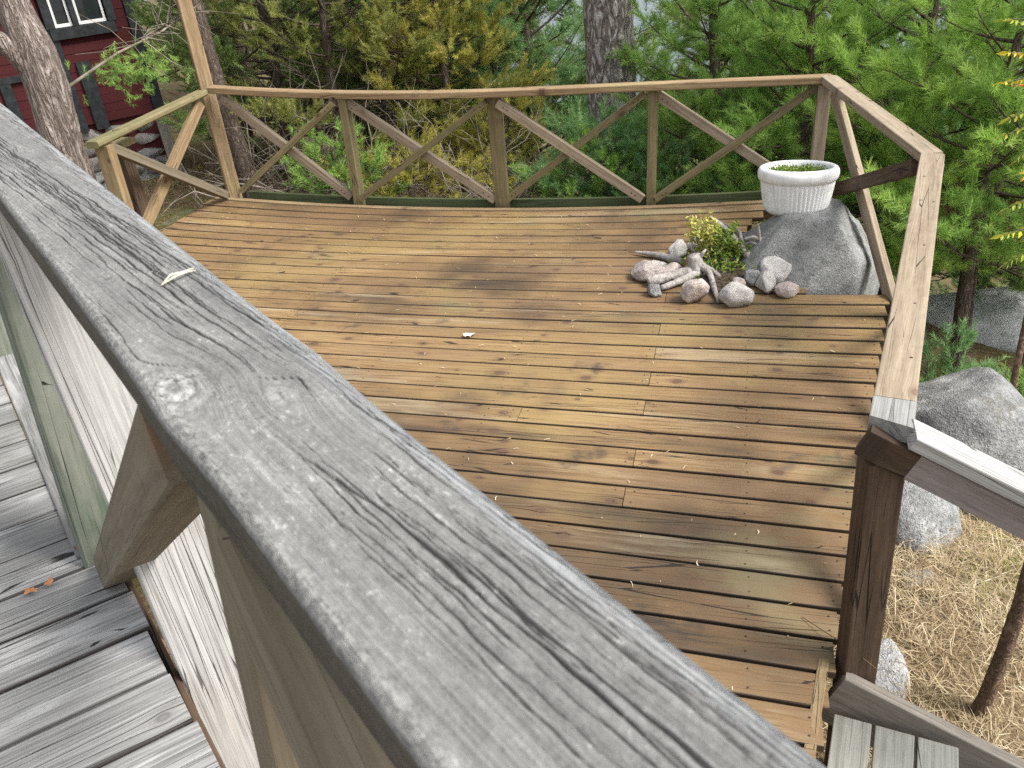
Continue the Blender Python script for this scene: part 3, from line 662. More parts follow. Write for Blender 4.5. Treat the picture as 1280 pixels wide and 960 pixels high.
prof = [(0, .002), (.120, .0), (.150, .006), (.163, .018)] + [(.163+.030*((z-.018)/.172)**.8, z) for z in np.linspace(.03, .19, 10)]
vb, fb = lathe(prof, NS, lambda z, k: .0075*(abs(((k % 6)/6)-.5)*2)**.8 * (1 if .02 < z < .188 else 0))
link('pot_body', mesh('pot_body', vb, fb, True), PLW, pl, PM)
rim = [(.188, .176), (.203, .184), (.213, .200), (.216, .224), (.213, .240), (.204, .252), (.192, .257), (.180, .254), (.172, .245), (.168, .225), (.165, .20)]
vr, fr = lathe(rim, 64); link('rim', mesh('rim', vr, fr, True), PLW, pl, PM)
dv_, df_ = lathe([(.0, .212), (.10, .214), (.167, .208)], 40); link('potting_soil', mesh('potting_soil', dv_, df_, True), SOIL, pl, PM)

# ------------------------------------------------------------------ foliage tools
def unit(a): return a/np.maximum(np.linalg.norm(a, axis=-1, keepdims=True), 1e-9)
def perp(d, r_):
    a = np.cross(d, r_.normal(size=d.shape)); return unit(a)
def needles(P, D, Ls, r_, K=34, nl=.065, wd=.0042, spread=.75, tone=None, tipup=.0):
    """P, D, Ls: shoot base, direction and length; K needles each, one slim triangle per needle."""
    n_ = len(P); t = r_.uniform(.0, 1., (n_, K))**.8
    base = P[:, None, :] + D[:, None, :]*(t*Ls[:, None])[..., None]
    Dn = np.repeat(D[:, None, :], K, 1); rad = perp(Dn.reshape(-1, 3), r_).reshape(n_, K, 3)
    nd = unit(Dn*(1-.45*spread+.5*t[..., None]**2) + rad*spread + np.array([0, 0, tipup]))
    ln = nl*r_.uniform(.7, 1.15, (n_, K, 1))
    side = perp(nd.reshape(-1, 3), r_).reshape(n_, K, 3)*wd*.5
    v = np.stack([base+side, base-side, base+nd*ln], 2).reshape(-1, 3)
    tn = (r_.uniform(0, 1, n_) if tone is None else tone); tn = np.repeat(tn, K*3)
    return v, tn
def tri_mesh(name, v, tn): 
    return fastmesh(name, v, np.arange(len(v), dtype=np.int32).reshape(-1, 3), tn)
def needle_mat(name, dark, mid, light, tr=.5):
    n = N(name); t = n.attr('tone'); ns = n.noise(n.pos(), 3.5, 2.)
    f = n.math('ADD', n.math('MULTIPLY', t, .75), n.math('MULTIPLY', n.math('SUBTRACT', ns, .5), .9)); col = n.ramp(f, [(.05, tuple(1.3*c for c in dark)), (.42, tuple(min(.75, 1.35*c) for c in mid)), (.85, tuple(min(.8, 1.3*c) for c in light))])
    n.fin(col, .55, .3)
    tl = n.t.nodes.new('ShaderNodeBsdfTranslucent'); n.set(tl.inputs[0], n.mix(.35, col, (.30, .36, .06)))
    mx = n.t.nodes.new('ShaderNodeMixShader'); mx.inputs[0].default_value = tr
    n.t.links.new(n.b.outputs[0], mx.inputs[1]); n.t.links.new(tl.outputs[0], mx.inputs[2]); n.t.links.new(mx.outputs[0], n.out.inputs[0]); return n.m
NM = {'pine': needle_mat('pine_needles', (.08, .17, .036), (.215, .36, .085), (.38, .53, .15)),
      'bright': needle_mat('bright_pine_needles', (.09, .19, .036), (.26, .41, .085), (.45, .58, .16)),
      'blue': needle_mat('bluish_pine_needles', (.055, .13, .055), (.15, .285, .12), (.28, .43, .20)),
      'dark': needle_mat('dark_pine_needles', (.06, .10, .032), (.15, .22, .07), (.27, .34, .12)),
      'olive': needle_mat('olive_juniper_needles', (.10, .11, .028), (.25, .265, .075), (.41, .41, .13)),
      'yellow': needle_mat('yellow_green_needles', (.14, .13, .025), (.34, .31, .07), (.55, .50, .14)),
      'brown': needle_mat('dead_brown_needles', (.07, .04, .02), (.16, .09, .045), (.26, .16, .08), .1)}
def bark_mat(name, stops, sc=1., plate=1.):
    n = N(name); x, y, z = n.sep(n.objc())
    q = n.comb(n.math('MULTIPLY', x, 16.*sc), n.math('MULTIPLY', y, 16.*sc), n.math('MULTIPLY', z, 4.5*sc))
    wq = n.t.nodes.new('ShaderNodeVectorMath'); wq.operation = 'ADD'; n.t.links.new(q, wq.inputs[0]); n.t.links.new(n.noise(q, 1.3, 3., .6, color=True), wq.inputs[1])
    ed = n.vor(wq.outputs[0], 1., 'DISTANCE_TO_EDGE')['Distance']; a = n.noise(q, 3.5, 4., .7)
    h = n.math('ADD', n.math('MULTIPLY', n.sstep(ed, 0., .22), .65*plate), n.math('MULTIPLY', a, .5))
    n.bump(h, .03/sc); return n.fin(n.ramp(h, stops), .9, .15)
def ridge_bark(name, stops, fx, fz, dist=.03):
    n = N(name); x, y, z = n.sep(n.objc())
    def q(m): return n.comb(n.math('MULTIPLY', x, fx*m), n.math('MULTIPLY', y, fx*m), n.math('MULTIPLY', z, fz*m))
    a = n.noise(q(1.), 1., 3., .55, .9); b = n.noise(q(3.2), 1., 4., .65, .4); r1 = n.math('SUBTRACT', 1., n.math('MULTIPLY', n.math('ABSOLUTE', n.math('SUBTRACT', a, .5)), 5.), clamp=True)
    h = n.math('ADD', n.math('MULTIPLY', n.math('SUBTRACT', 1., r1), .55), n.math('MULTIPLY', b, .55)); n.bump(h, dist); return n.fin(n.ramp(h, stops), .9, .15)
BARK = {'pine': ridge_bark('plated_pine_bark', [(.18, (.050, .040, .035)), (.38, (.24, .20, .18)), (.60, (.50, .46, .43)), (.9, (.68, .65, .62))], 14., 4.6, .05),
        'forked': ridge_bark('ridged_grey_brown_bark', [(.20, (.085, .066, .056)), (.40, (.225, .18, .155)), (.64, (.36, .305, .27)), (.9, (.47, .42, .38))], 30., 4.2, .03),
        'thin': ridge_bark('thin_brown_bark', [(.2, (.035, .026, .02)), (.5, (.12, .09, .07)), (.9, (.25, .20, .165))], 50., 12., .012),
        'red': ridge_bark('reddish_sapling_bark', [(.2, (.07, .045, .030)), (.5, (.165, .112, .075)), (.9, (.29, .21, .15))], 40., 25., .006)}
n = N('dead_twig_bark'); TWIG = n.fin(n.ramp(n.noise(n.pos(), 9., 3.), [(.3, (.10, .08, .06)), (.7, (.32, .275, .225))]), .9, .15)

def trunk_mesh(pts, rad, seg=20, rough=.10, sub=5, seed=0):
    P = np.array(pts, float); k = np.arange(len(P)); kk = np.linspace(0, len(P)-1, (len(P)-1)*sub+1)
    Q = np.c_[[np.interp(kk, k, P[:, j]) for j in range(3)]].T; R = np.interp(kk, k, rad)
    v, f = tube([tuple(q) for q in Q], list(R), seg)
    v = np.array([q[:] for q in v]); ctr = np.repeat(Q, seg, 0); d = v-ctr
    q = v*np.array([1, 1, .35]); v = ctr + d*(1+rough*fbm(q*9/max(.05, R.mean()*5), 1., seed % 30, 3))[:, None]
    return mesh('trunk', v, f, True)

def conifer(name, base, H, crown0, rad, nb, kind, label, group=None, trunk_r=.06, lean_=(0, 0), seed=0, K=34, nl=.065, wd=.0045, droop=.1, bark='thin', twig=3, vis_top=9., shoot=.16, az_focus=None, tipup=.25, dead=0):
    r_ = np.random.default_rng(seed); bx_, by_ = base; bz = float(gz(bx_, by_))-.1
    t = thing(name, (bx_, by_, bz), label, 'tree', group)
    def axis(h): return np.array([bx_+lean_[0]*h/H + .04*math.sin(h*1.7+seed), by_+lean_[1]*h/H + .04*math.cos(h*1.3+seed), bz+h])
    hs_ = np.linspace(0, H, 9); link('trunk', trunk_mesh([axis(h) for h in hs_], [trunk_r*(1-.85*h/H)+.006 for h in hs_], 10, .08, 3, seed), BARK[bark], t, Matrix())
    bag = Bag(); SP, SD, SLn, ST = [], [], [], []
    for i in range(nb):
        h = crown0 + (min(H, vis_top)-crown0)*((i+r_.uniform(0, 1))/nb)
        L = rad*(1-.75*max(0, h-crown0)/(H-crown0+.01)**1.0)*r_.uniform(.65, 1.1); L = max(L, .2)
        az = i*2.39996+r_.uniform(-.4, .4); el = r_.uniform(-.25, .35)+.4*(h-crown0)/(H-crown0+.01)
        o = axis(h); d0 = np.array([math.cos(az)*math.cos(el), math.sin(az)*math.cos(el), math.sin(el)])
        pts = []; n_ = 6
        side = np.array([-math.sin(az), math.cos(az), 0])*r_.normal()*.12
        for k in range(n_+1):
            s = k/n_; pts.append(o + d0*L*s + side*L*s*s + np.array([0, 0, (-droop*s + (droop+.18)*s*s)*L]))
        pts = np.array(pts); bag.add(tube([tuple(p) for p in pts], [max(.0025, trunk_r*.22*(1-.8*k/n_)) for k in range(n_+1)], 4, False))
        isdead = r_.uniform() < dead
        m_ = max(3, int(L/.11*twig/3))
        for q in range(m_):
            s = r_.uniform(.28, 1.) if q else 1.; kf = s*n_; k0 = min(n_-1, int(kf)); p = pts[k0]+(pts[k0+1]-pts[k0])*(kf-k0); tg = unit(pts[k0+1]-pts[k0])
            sd_ = unit(np.cross(tg, [0, 0, 1])); sg = 1 if q % 2 else -1
            dd = unit(tg*r_.uniform(.5, 1.) + sd_*sg*r_.uniform(.3, .95)*(0 if q == 0 else 1) + np.array([0, 0, r_.uniform(-.15, .45)]))
            tl = L*r_.uniform(.16, .34)*(1.15-.5*s)+.05
            e = p+dd*tl; bag.add(tube([tuple(p), tuple(p+dd*tl*.5+[0, 0, .01]), tuple(e)], [.0045, .003, .0018], 3, False))
            if isdead: continue
            for a in range(twig):
                u_ = r_.uniform(.25, 1.); p2 = p+dd*tl*u_; d2 = unit(dd+r_.normal(size=3)*.38+np.array([0, 0, tipup]))
                SP.append(p2); SD.append(d2); SLn.append(shoot*r_.uniform(.6, 1.2)); ST.append(np.clip(r_.normal(.52, .2)+.25*(s-.6), 0, 1))
    link('branches', bag.mesh('branches', True), BARK['thin'] if kind != 'bark' else TWIG, t, Matrix())['kind'] = 'stuff'
    if SP:
        v, tn = needles(np.array(SP), np.array(SD), np.array(SLn), r_, K, nl, wd, tone=np.array(ST))
        link('foliage', tri_mesh('foliage', v, tn), NM[kind], t, Matrix())
    return t
def pol(azd, r): return (r*sin(RAD(azd)), r*cos(RAD(azd)))

TG = 'young pines beyond the deck'
# right hand pines: fresh green
PINES = [
 ((1.62, 5.95), 3.1, 1.25, 1.1, 30, 'bright', 'thin pine with bare lower trunk and a brown dead patch right of the deck', .055),
 (pol(19.5, 6.3), 3.1, 1.0, 1.2, 40, 'pine', 'fresh green pine at the right edge of the view', .05),
 (pol(10.5, 7.2), 3.4, .4, 1.5, 52, 'bright', 'bushy bright green pine behind the angled right rail', .07),
 (pol(4.0, 7.1), 3.2, .3, 1.35, 50, 'pine', 'bushy green pine straight behind the white planter', .06),
 (pol(-1.5, 7.9), 3.4, .4, 1.05, 48, 'pine', 'green pine between the thick trunk and the planter', .07),
 (pol(15.5, 8.6), 3.5, .5, 1.9, 56, 'blue', 'bluish green pine behind the thin pine', .08),
 (pol(7.0, 9.0), 3.5, .5, 1.8, 56, 'pine', 'taller green pine behind the bushy pair', .08),
 (pol(-8.5, 7.5), .95, .1, .62, 24, 'blue', 'low bluish pine in front of the thick plated trunk', .03),
 (pol(21.5, 8.2), 3.4, .4, 1.6, 42, 'bright', 'bright green pine far right by the water', .07),
 (pol(-13.5, 10.2), 3.6, .4, 1.6, 46, 'blue', 'bluish pine just left of the thick plated trunk', .08),
 (pol(0.5, 9.6), 3.6, .5, 1.7, 46, 'dark', 'dark pine in the gap right of the thick trunk', .08),
]
for k, (b, H, c0, rd_, nb, kind, lab, tr) in enumerate(PINES):
    conifer('pine_tree', b, H, c0, rd_, nb, kind, lab, TG, tr, seed=40+k, K=54, nl=.072, wd=.0048, twig=4, vis_top=2.9, shoot=.17)
conifer('dead_branch_clump', (1.66, 5.99), 1.55, 1.0, .5, 7, 'brown', 'brown dead branches on the thin pine right of the deck', None, .02, seed=77, K=30, nl=.05, twig=3, shoot=.12)
# left and centre: junipers, olive and dark
JG = 'dark evergreens behind the back rail'
EV = [
 (pol(-18.5, 8.9), 3.0, .9, .95, 44, 'yellow', 'yellow green juniper with a bare stem behind the middle of the back rail', .05, .05),
 (pol(-22.5, 9.0), 3.2, .5, 1.3, 46, 'olive', 'olive evergreen behind the second bay of the back rail', .06, .2),
 (pol(-26.0, 8.6), 3.1, .6, 1.25, 44, 'olive', 'olive evergreen with many dead twigs behind the left bay', .06, .35),
 (pol(-29.5, 9.4), 3.3, .5, 1.5, 50, 'dark', 'dark evergreen behind the left bay of the back rail', .07, .25),
 (pol(-32.0, 10.6), 3.0, .9, 1.0, 36, 'dark', 'dark evergreen beside the corner of the red house', .07, .3),
 (pol(-15.5, 10.4), 3.5, .4, 1.7, 52, 'dark', 'dark evergreen behind the yellow green juniper', .08, .1),
 (pol(-24.5, 11.2), 3.6, .4, 1.9, 54, 'dark', 'deep dark evergreen between the two olive ones', .08, .15),
 (pol(-20.5, 10.6), 3.5, .4, 1.7, 50, 'pine', 'green pine showing above the olive evergreen', .08, .1),
]
for k, (b, H, c0, rd_, nb, kind, lab, tr, de) in enumerate(EV):
    conifer('evergreen_tree', b, H, c0, rd_, nb, kind, lab, JG, tr, seed=90+k, K=48, nl=.046, wd=.0052, twig=5, vis_top=2.8, shoot=.15, droop=.2, dead=de)
SB = [
 (pol(-15.0, 8.3), .95, .12, .60, 26, 'yellow', 'low yellow green juniper bush right of the middle rail post'),
 (pol(-20.0, 8.5), .80, .12, .62, 26, 'yellow', 'low yellow green juniper bush left of the middle rail post'),
 (pol(-22.3, 7.6), .42, .05, .75, 22, 'yellow', 'creeping yellow green juniper against the kickboard'),
 (pol(-27.0, 7.5), .70, .08, .55, 22, 'pine', 'small fresh green bush behind the left bay brace'),
 (pol(-8.5, 7.4), .75, .1, .75, 26, 'pine', 'low green bush under the third bay of the back rail'),
 (pol(-4.0, 7.3), .85, .1, .75, 28, 'blue', 'low bluish bush under the right bay of the back rail'),
 (pol(15.6, 4.75), .50, .05, .36, 20, 'blue', 'small bluish pine bush beside the pale slabs at the right edge'),
 (pol(19.5, 4.2), .35, .05, .30, 14, 'pine', 'small green bush low at the right edge of the view'),
]
for k, (b, H, c0, rd_, nb, kind, lab) in enumerate(SB):
    conifer('bush', b, H, c0, rd_, nb, kind, lab, 'low bushes round the deck', .02, seed=130+k, K=36, nl=.045, wd=.0050, twig=5, shoot=.12, droop=.25)['category'] = 'bush'
# farther trees
FT = 'trees farther toward the water'
FL = ['back row conifer seen just right of the red house corner', 'back row conifer above the left end of the back rail', 'back row conifer above the first brace crossing', 'dark back row conifer above the first inner rail post',
      'back row conifer behind the yellow green juniper', 'bluish back row conifer left of the thick plated trunk', 'dark back row conifer directly behind the thick plated trunk', 'bluish back row conifer right of the thick plated trunk',
      'dark back row conifer above the last back rail post', 'green back row conifer above the white planter', 'dark back row conifer behind the bushy bright pine', 'green back row conifer above the right rail corner',
      'bluish back row conifer behind the thin pine', 'green back row conifer behind the rowan leaves at the right edge', 'dark back row conifer behind the red house window', 'dark back row conifer farthest left behind the forked trunk']
far = [(-37, 17, 'dark'), (-31, 15, 'dark'), (-27, 18, 'pine'), (-22, 16, 'dark'), (-17.5, 15, 'dark'), (-12, 19, 'blue'), (-8.6, 15, 'dark'), (-3.2, 19, 'blue'), (-.5, 14.5, 'dark'), (4, 19, 'pine'), (8.5, 15.5, 'dark'), (12.3, 20, 'pine'), (18, 15, 'blue'), (23, 17, 'pine'), (-43, 19, 'dark'), (-46, 18, 'dark')]
for k, (a_, r0, kind) in enumerate(far):
    if k in (5, 7, 8, 10, 11): continue                      # left open: the water shows through here
    conifer('distant_tree', pol(a_, r0), 7.5, .5, 2.0, 40, kind, FL[k], FT, .12, seed=160+k, K=28, nl=.13, wd=.014, twig=3, vis_top=5.5, shoot=.28, bark='thin')

# ------------------------------------------------------------------ big trunks
t = thing('pine_tree', (-1.24, 8.95, -1.4), 'thick plated pine trunk behind the back rail', 'tree')
link('trunk', trunk_mesh([(-1.10, 8.15, -1.5), (-1.13, 8.15, -.3), (-1.15, 8.15, .9), (-1.155, 8.15, 2.4), (-1.1, 8.25, 5), (-1.1, 8.6, 9)], [.28, .235, .222, .210, .18, .10], 48, .05, 14, 3), BARK['pine'], t, Matrix())
r_ = np.random.default_rng(5); bag = Bag(); SPp, SDd = [], []
for i in range(16):
    h = 6+r_.uniform(0, 3); az = i*2.4; o = np.array([-1.15, 9.05, h]); d = np.array([cos(az), sin(az), .25]); L_ = r_.uniform(1.2, 2.4)
    bag.add(tube([tuple(o), tuple(o+d*L_*.5), tuple(o+d*L_+[0, 0, .2])], [.05, .03, .012], 5))
    for q in range(14): SPp.append(o+d*L_*r_.uniform(.5, 1.05)+r_.normal(size=3)*.28); SDd.append(unit(d+r_.normal(size=3)*.7))
link('branches', bag.mesh('branches'), BARK['thin'], t, Matrix())['kind'] = 'stuff'
v, tn = needles(np.array(SPp), np.array(SDd), np.full(len(SPp), .3), r_, 40, .12, .012); link('foliage', tri_mesh('foliage', v, tn), NM['pine'], t, Matrix())

t = thing('forked_tree', (-4.17, 4.58, -.5), 'forked grey brown trunk by the left end of the railing', 'tree')
link('trunk', trunk_mesh([(-4.27, 4.62, -.6), (-4.255, 4.625, .2), (-4.235, 4.63, .75), (-4.195, 4.64, 1.14), (-4.20, 4.64, 1.34), (-4.24, 4.64, 1.62), (-4.26, 4.66, 2.1), (-4.2, 4.7, 3.4), (-4.1, 4.8, 5.2)], [.20, .150, .128, .124, .124, .098, .092, .08, .04], 44, .06, 10, 8), BARK['forked'], t, Matrix())
link('limb', trunk_mesh([(-4.195, 4.62, 1.22), (-4.27, 4.56, 1.37), (-4.34, 4.47, 1.49), (-4.50, 4.32, 1.62), (-4.75, 4.1, 1.9), (-5.0, 3.9, 2.6)], [.085, .068, .056, .05, .04, .02], 24, .07, 8, 9), BARK['forked'], t, Matrix())
# leafless twig with a green tuft in front of the house
bag = Bag(); r_ = np.random.default_rng(21)
tw = [(-4.12, 4.72, 1.12), (-4.05, 5.2, 1.24), (-4.02, 5.7, 1.30), (-3.98, 6.2, 1.42)]
bag.add(tube(tw, [.012, .009, .007, .004], 5)); SPp, SDd = [], []
for i in range(46):
    s = r_.uniform(.0, 1.); o = np.array(tw[1])*(1-s)+np.array(tw[3])*s; d = unit(r_.normal(size=3)*np.array([1, .6, .8])+[.2, .2, -.1]); L_ = r_.uniform(.12, .42)
    m1 = o+d*L_*.5+r_.normal(size=3)*.03; bag.add(tube([tuple(o), tuple(m1), tuple(o+d*L_+r_.normal(size=3)*.04)], [.004, .003, .0015], 3, False))
for i in range(170):
    o = np.array([-4.06, 5.32, 1.10])+r_.normal(size=3)*np.array([.10, .18, .075]); SPp.append(o); SDd.append(unit(r_.normal(size=3)+[.2, 0, .2]))
link('twigs', bag.mesh('twigs'), TWIG, t, Matrix())['kind'] = 'stuff'
v, tn = needles(np.array(SPp), np.array(SDd), np.full(len(SPp), .08), r_, 26, .035, .004); link('foliage', tri_mesh('foliage', v, tn), NM['pine'], t, Matrix())

t = thing('small_trunk', (-4.34, 6.75, -.5), 'slim bare brown trunk right behind the tall corner post', 'tree')
link('trunk', trunk_mesh([(-4.27, 6.75, -.55), (-4.30, 6.75, .1), (-4.36, 6.75, .7), (-4.42, 6.8, 1.6), (-4.4, 6.9, 3)], [.10, .082, .07, .06, .03], 20, .08, 8, 12), BARK['thin'], t, Matrix())

# dead twiggy shrubs between the trees and the back rail
def dead_shrub(x, y, hgt, spread, nst, seed, label):
    r_ = np.random.default_rng(seed); z = float(gz(x, y)); t = thing('dead_shrub', (x, y, z), label, 'shrub', 'bare twiggy shrubs behind the back rail'); bag = Bag()
    for i in range(nst):
        p = np.array([x, y, z])+r_.normal(size=3)*np.array([spread*.55, .35, .03]); d = unit(np.array([r_.normal()*.7, r_.normal()*.5, r_.uniform(.35, 1.2)])); L_ = hgt*r_.uniform(.5, 1.2); pts = [p]
        for k in range(6): d = unit(d+r_.normal(size=3)*.28+[0, 0, -.07]); pts.append(pts[-1]+d*L_/6)
        r0 = r_.uniform(.004, .010); bag.add(tube([tuple(q) for q in pts], list(np.linspace(r0, .0018, 7)), 4, False))
        for q in range(4):
            k = r_.integers(1, 6); o = pts[k]; dd = unit(d+r_.normal(size=3)*.8); l2 = L_*r_.uniform(.12, .35); bag.add(tube([tuple(o), tuple(o+dd*l2*.5+r_.normal(size=3)*.02), tuple(o+dd*l2)], [.0035, .0025, .0012], 3, False))
    link('twigs', bag.mesh('twigs'), TWIG, t, Matrix())['kind'] = 'stuff'
for k, (a_, r0, h, sp_, ns, lab) in enumerate([(-30.5, 8.2, 1.3, .6, 44, 'tangle of bare grey twigs behind the left bay of the back rail'), (-26, 8.2, 1.5, .7, 60, 'tangle of bare grey twigs behind the first inner rail post'), (-20, 8.0, 1.0, .7, 50, 'bare brown twigs under the yellow green juniper'), (-14, 8.0, .9, .7, 50, 'bare twigs right of the middle rail post'), (-8, 8.2, .9, .6, 40, 'bare twigs at the foot of the thick plated trunk'), (-34.2, 9.8, .6, .3, 16, 'bare twigs at the corner of the red house')]):
    x, y = pol(a_, r0); dead_shrub(x, y, h, sp_, ns, 210+k, lab)

# ------------------------------------------------------------------ red house
n = N('falu_red_paint'); P = n.objc(); RED = n.fin(n.mix(n.math('MULTIPLY', n.noise(P, 30., 4., .7), .8), (.082, .020, .021), (.046, .011, .012)), .85, .15)  # red paint, darkened in its colour to stand in for tree shade
n = N('black_trim_paint'); BLK = n.fin(n.ramp(n.noise(n.objc(), 20., 3.), [(.3, (.010, .012, .013)), (.7, (.030, .034, .036))]), .7, .3)
n = N('white_sash_paint'); WHT = n.fin((.72, .72, .70), .5, .3)
n = N('window_glass'); GLS = n.fin((.02, .025, .025), .04, .6)
n = N('dark_interior'); DRK = n.fin((.012, .012, .012), .9, .1)
HC = Vector((-5.955, 8.034, 0)); ha = Vector((-.6428, -.766, 0)); hnv = Vector((.766, -.6428, 0))    # along the wall to the left, and outward
def hp(s, z, o=0.): return HC+ha*s+hnv*o+Vector((0, 0, z))
hs_ = thing('red_house', hp(0, -.35), 'small dark red weatherboarded house with black trim behind the forked trunk', 'house')
def hboard(name, s0, z0, s1, z1, wd, th, mat, o, par=None, horizontal=True): 
    return plank(name, hp(s0, z0, o), hp(s1, z1, o), wd, th, mat, par or hs_, upv=tuple(hnv), bev=.002, nx=1, ny=1)
wl = mesh('wall', [hp(0, -.2, -.04), hp(4.6, -.2, -.04), hp(4.6, 2.9, -.04), hp(0, 2.9, -.04), hp(0, -.2, -3.4), hp(0, 2.9, -3.4), hp(4.6, -.2, -3.4), hp(4.6, 2.9, -3.4)], [(0, 1, 2, 3), (0, 3, 5, 4), (1, 6, 7, 2), (4, 5, 7, 6)])
link('wall', wl, RED, hs_, Matrix())
z = .30; k = 0
while z < 2.8:
    segs = [(.06, 4.5)]
    if 1.02 < z+.04 and z < 1.95: segs = [(.06, .20), (.84, 4.5)]
    for a_, b_ in segs: hboard('siding_board', a_, z, b_, z, .083, .022, RED, -.018-.004*(k % 2))
    z += .085; k += 1
hboard('corner_board', .0, .22, .0, 2.9, .11, .03, BLK, .0)
hboard('frame_board', .78, .20, .78, 2.9, .075, .03, BLK, .006); hboard('frame_board', .60, .20, .60, .86, .13, .03, BLK, .008)
hboard('frame_board', .86, .80, 2.6, .80, .06, .03, BLK, .006); hboard('frame_board', 1.34, .20, 1.34, .77, .10, .03, BLK, .008); hboard('frame_board', 1.9, .20, 1.9, .77, .10, .03, BLK, .008)
# window
wz0, wz1, ws0, ws1 = 1.17, 1.85, .235, .745
wf = hboard('window', .19, 1.13, .80, 1.13, .10, .045, BLK, .016)
hboard('jamb', .205, 1.185, .205, 1.90, .075, .04, BLK, .014, wf); hboard('jamb', .785, 1.185, .785, 1.90, .075, .04, BLK, .014, wf); hboard('jamb', .18, 1.93, .82, 1.93, .09, .04, BLK, .014, wf)
hboard('mullion', .545, 1.185, .545, 1.885, .05, .038, BLK, .013, wf)
link('glass', mesh('glass', [hp(ws0, wz0, -.028), hp(ws1, wz0, -.028), hp(ws1, wz1, -.028), hp(ws0, wz1, -.028)], [(0, 1, 2, 3)]), GLS, wf, Matrix())
for a_, b_ in ((.255, .515), (.575, .735)):
    hboard('sash', a_, 1.20, b_, 1.20, .03, .02, WHT, -.012, wf); hboard('sash', a_, 1.86, b_, 1.86, .03, .02, WHT, -.012, wf)
    hboard('sash', a_+.012, 1.215, a_+.012, 1.845, .022, .018, WHT, -.012, wf); hboard('sash', b_-.012, 1.215, b_-.012, 1.845, .022, .018, WHT, -.012, wf)
# stone footing, each stone a piece
n_ = 0
for row in range(4):
    s = .08
    while s < 2.4:
        w_ = rs.uniform(.16, .34); h_ = rs.uniform(.13, .17)
        v, f = stone_mesh((w_*1.16, .12, h_*1.2), 400+n_, 3, 12, .12, (.45, .8), .04); 
        m = Matrix((ha, hnv, Vector((0, 0, 1)))).transposed().to_4x4(); m.translation = hp(s+w_/2, .15-.145*row, -.045)
        link('foundation_stone', fastmesh('foundation_stone', v, f, smooth=True), (G_foot, G_grey, G_foot)[n_ % 3], hs_, m); s += w_; n_ += 1
link('foundation', mesh('foundation', [hp(0.03, -1.0, -.05), hp(4.6, -1.0, -.05), hp(4.6, .22, -.05), hp(.03, .22, -.05)], [(0, 1, 2, 3)]), G_grey, hs_, Matrix())
rf = mesh('roof', [hp(-.4, 2.75, .45), hp(5, 2.75, .45), hp(5, 4.1, -1.7), hp(-.4, 4.1, -1.7), hp(-.4, 2.75, -3.8), hp(5, 2.75, -3.8)], [(0, 1, 2, 3), (3, 2, 5, 4)])
sm = rf; ro = link('roof', rf, BLK, hs_, Matrix()); mo = ro.modifiers.new('thick', 'SOLIDIFY'); mo.thickness = .06
lp = plank('leaning_board', hp(.03, .20, .06), hp(.07, -.45, .30), .11, .03, W_string, None, upv=tuple(hnv), nx=1); tag(lp, 'grey board leaning at the corner of the red house', 'board')
rl = thing('old_post', (-3.98, 4.62, -.5), 'dark weathered post with a mossy round cap beside the left railing end', 'post')
plank('shaft', (-3.93, 4.78, -.5), (-3.95, 4.80, .72), .10, .10, W_dark, rl, upv=(1, 0, 0)); plank('shaft_cap', (-4.05, 4.80, .745), (-3.86, 4.80, .745), .15, .04, W_moss, rl, bev=.015)

# ------------------------------------------------------------------ driftwood stump, sticks, plant
n = N('silver_driftwood'); x, y, z = n.sep(n.objc()); q = n.comb(n.math('MULTIPLY', x, 60.), n.math('MULTIPLY', y, 60.), n.math('MULTIPLY', z, 34.))
a = n.noise(q, 1., 4., .7); b_ = n.noise(n.objc(), 12., 3.)
col = n.ramp(n.math('ADD', n.math('MULTIPLY', a, .65), n.math('MULTIPLY', b_, .35)), [(.3, (.10, .085, .075)), (.48, (.30, .275, .25)), (.62, (.46, .435, .41)), (.78, (.62, .60, .57))])
n.bump(a, .006); DRIFT = n.fin(col, .85, .2)
def limb(name, pts, rad, par=None, seg=10, seed=1, rough=.16): return link(name, trunk_mesh(pts, rad, seg, rough, 5, seed), DRIFT, par, Matrix())
dw = thing('driftwood_stump', (-.17, 4.43, 0), 'silvery grey driftwood stump with splayed roots inside the stone ring', 'stump')
limb('stump', [(-.172, 4.44, -.01), (-.175, 4.445, .04), (-.185, 4.45, .095), (-.190, 4.452, .128)], [.062, .050, .043, .040], dw, 22, 3, .20)
limb('root', [(-.175, 4.43, .055), (-.24, 4.405, .038), (-.325, 4.36, .034), (-.385, 4.325, .032), (-.43, 4.305, .030)], [.034, .030, .026, .028, .022], dw, 14, 5)
limb('root', [(-.165, 4.41, .04), (-.24, 4.345, .03), (-.30, 4.29, .022), (-.355, 4.245, .018)], [.026, .021, .018, .015], dw, 12, 6)
limb('root', [(-.145, 4.42, .07), (-.10, 4.37, .060), (-.072, 4.24, .025), (-.045, 4.10, .006)], [.018, .016, .015, .006], dw, 10, 7)
limb('root', [(-.155, 4.46, .07), (-.09, 4.42, .05), (-.03, 4.37, .022), (.02, 4.33, .012)], [.020, .015, .012, .008], dw, 10, 8)
limb('root', [(-.165, 4.45, .10), (-.14, 4.44, .15), (-.125, 4.45, .165)], [.014, .010, .004], dw, 8, 9)
stk = limb('pointed_stick', [(-.565, 4.785, .012), (-.48, 4.745, .016), (-.38, 4.695, .020), (-.262, 4.62, .020)], [.003, .014, .020, .017], None, 12, 11)
tag(stk, 'long pale pointed stick lying on the deck behind the pinkish stones', 'stick')
an = thing('driftwood_root', (.05, 4.6, 0), 'forked antler like grey root arching in front of the boulder', 'root')
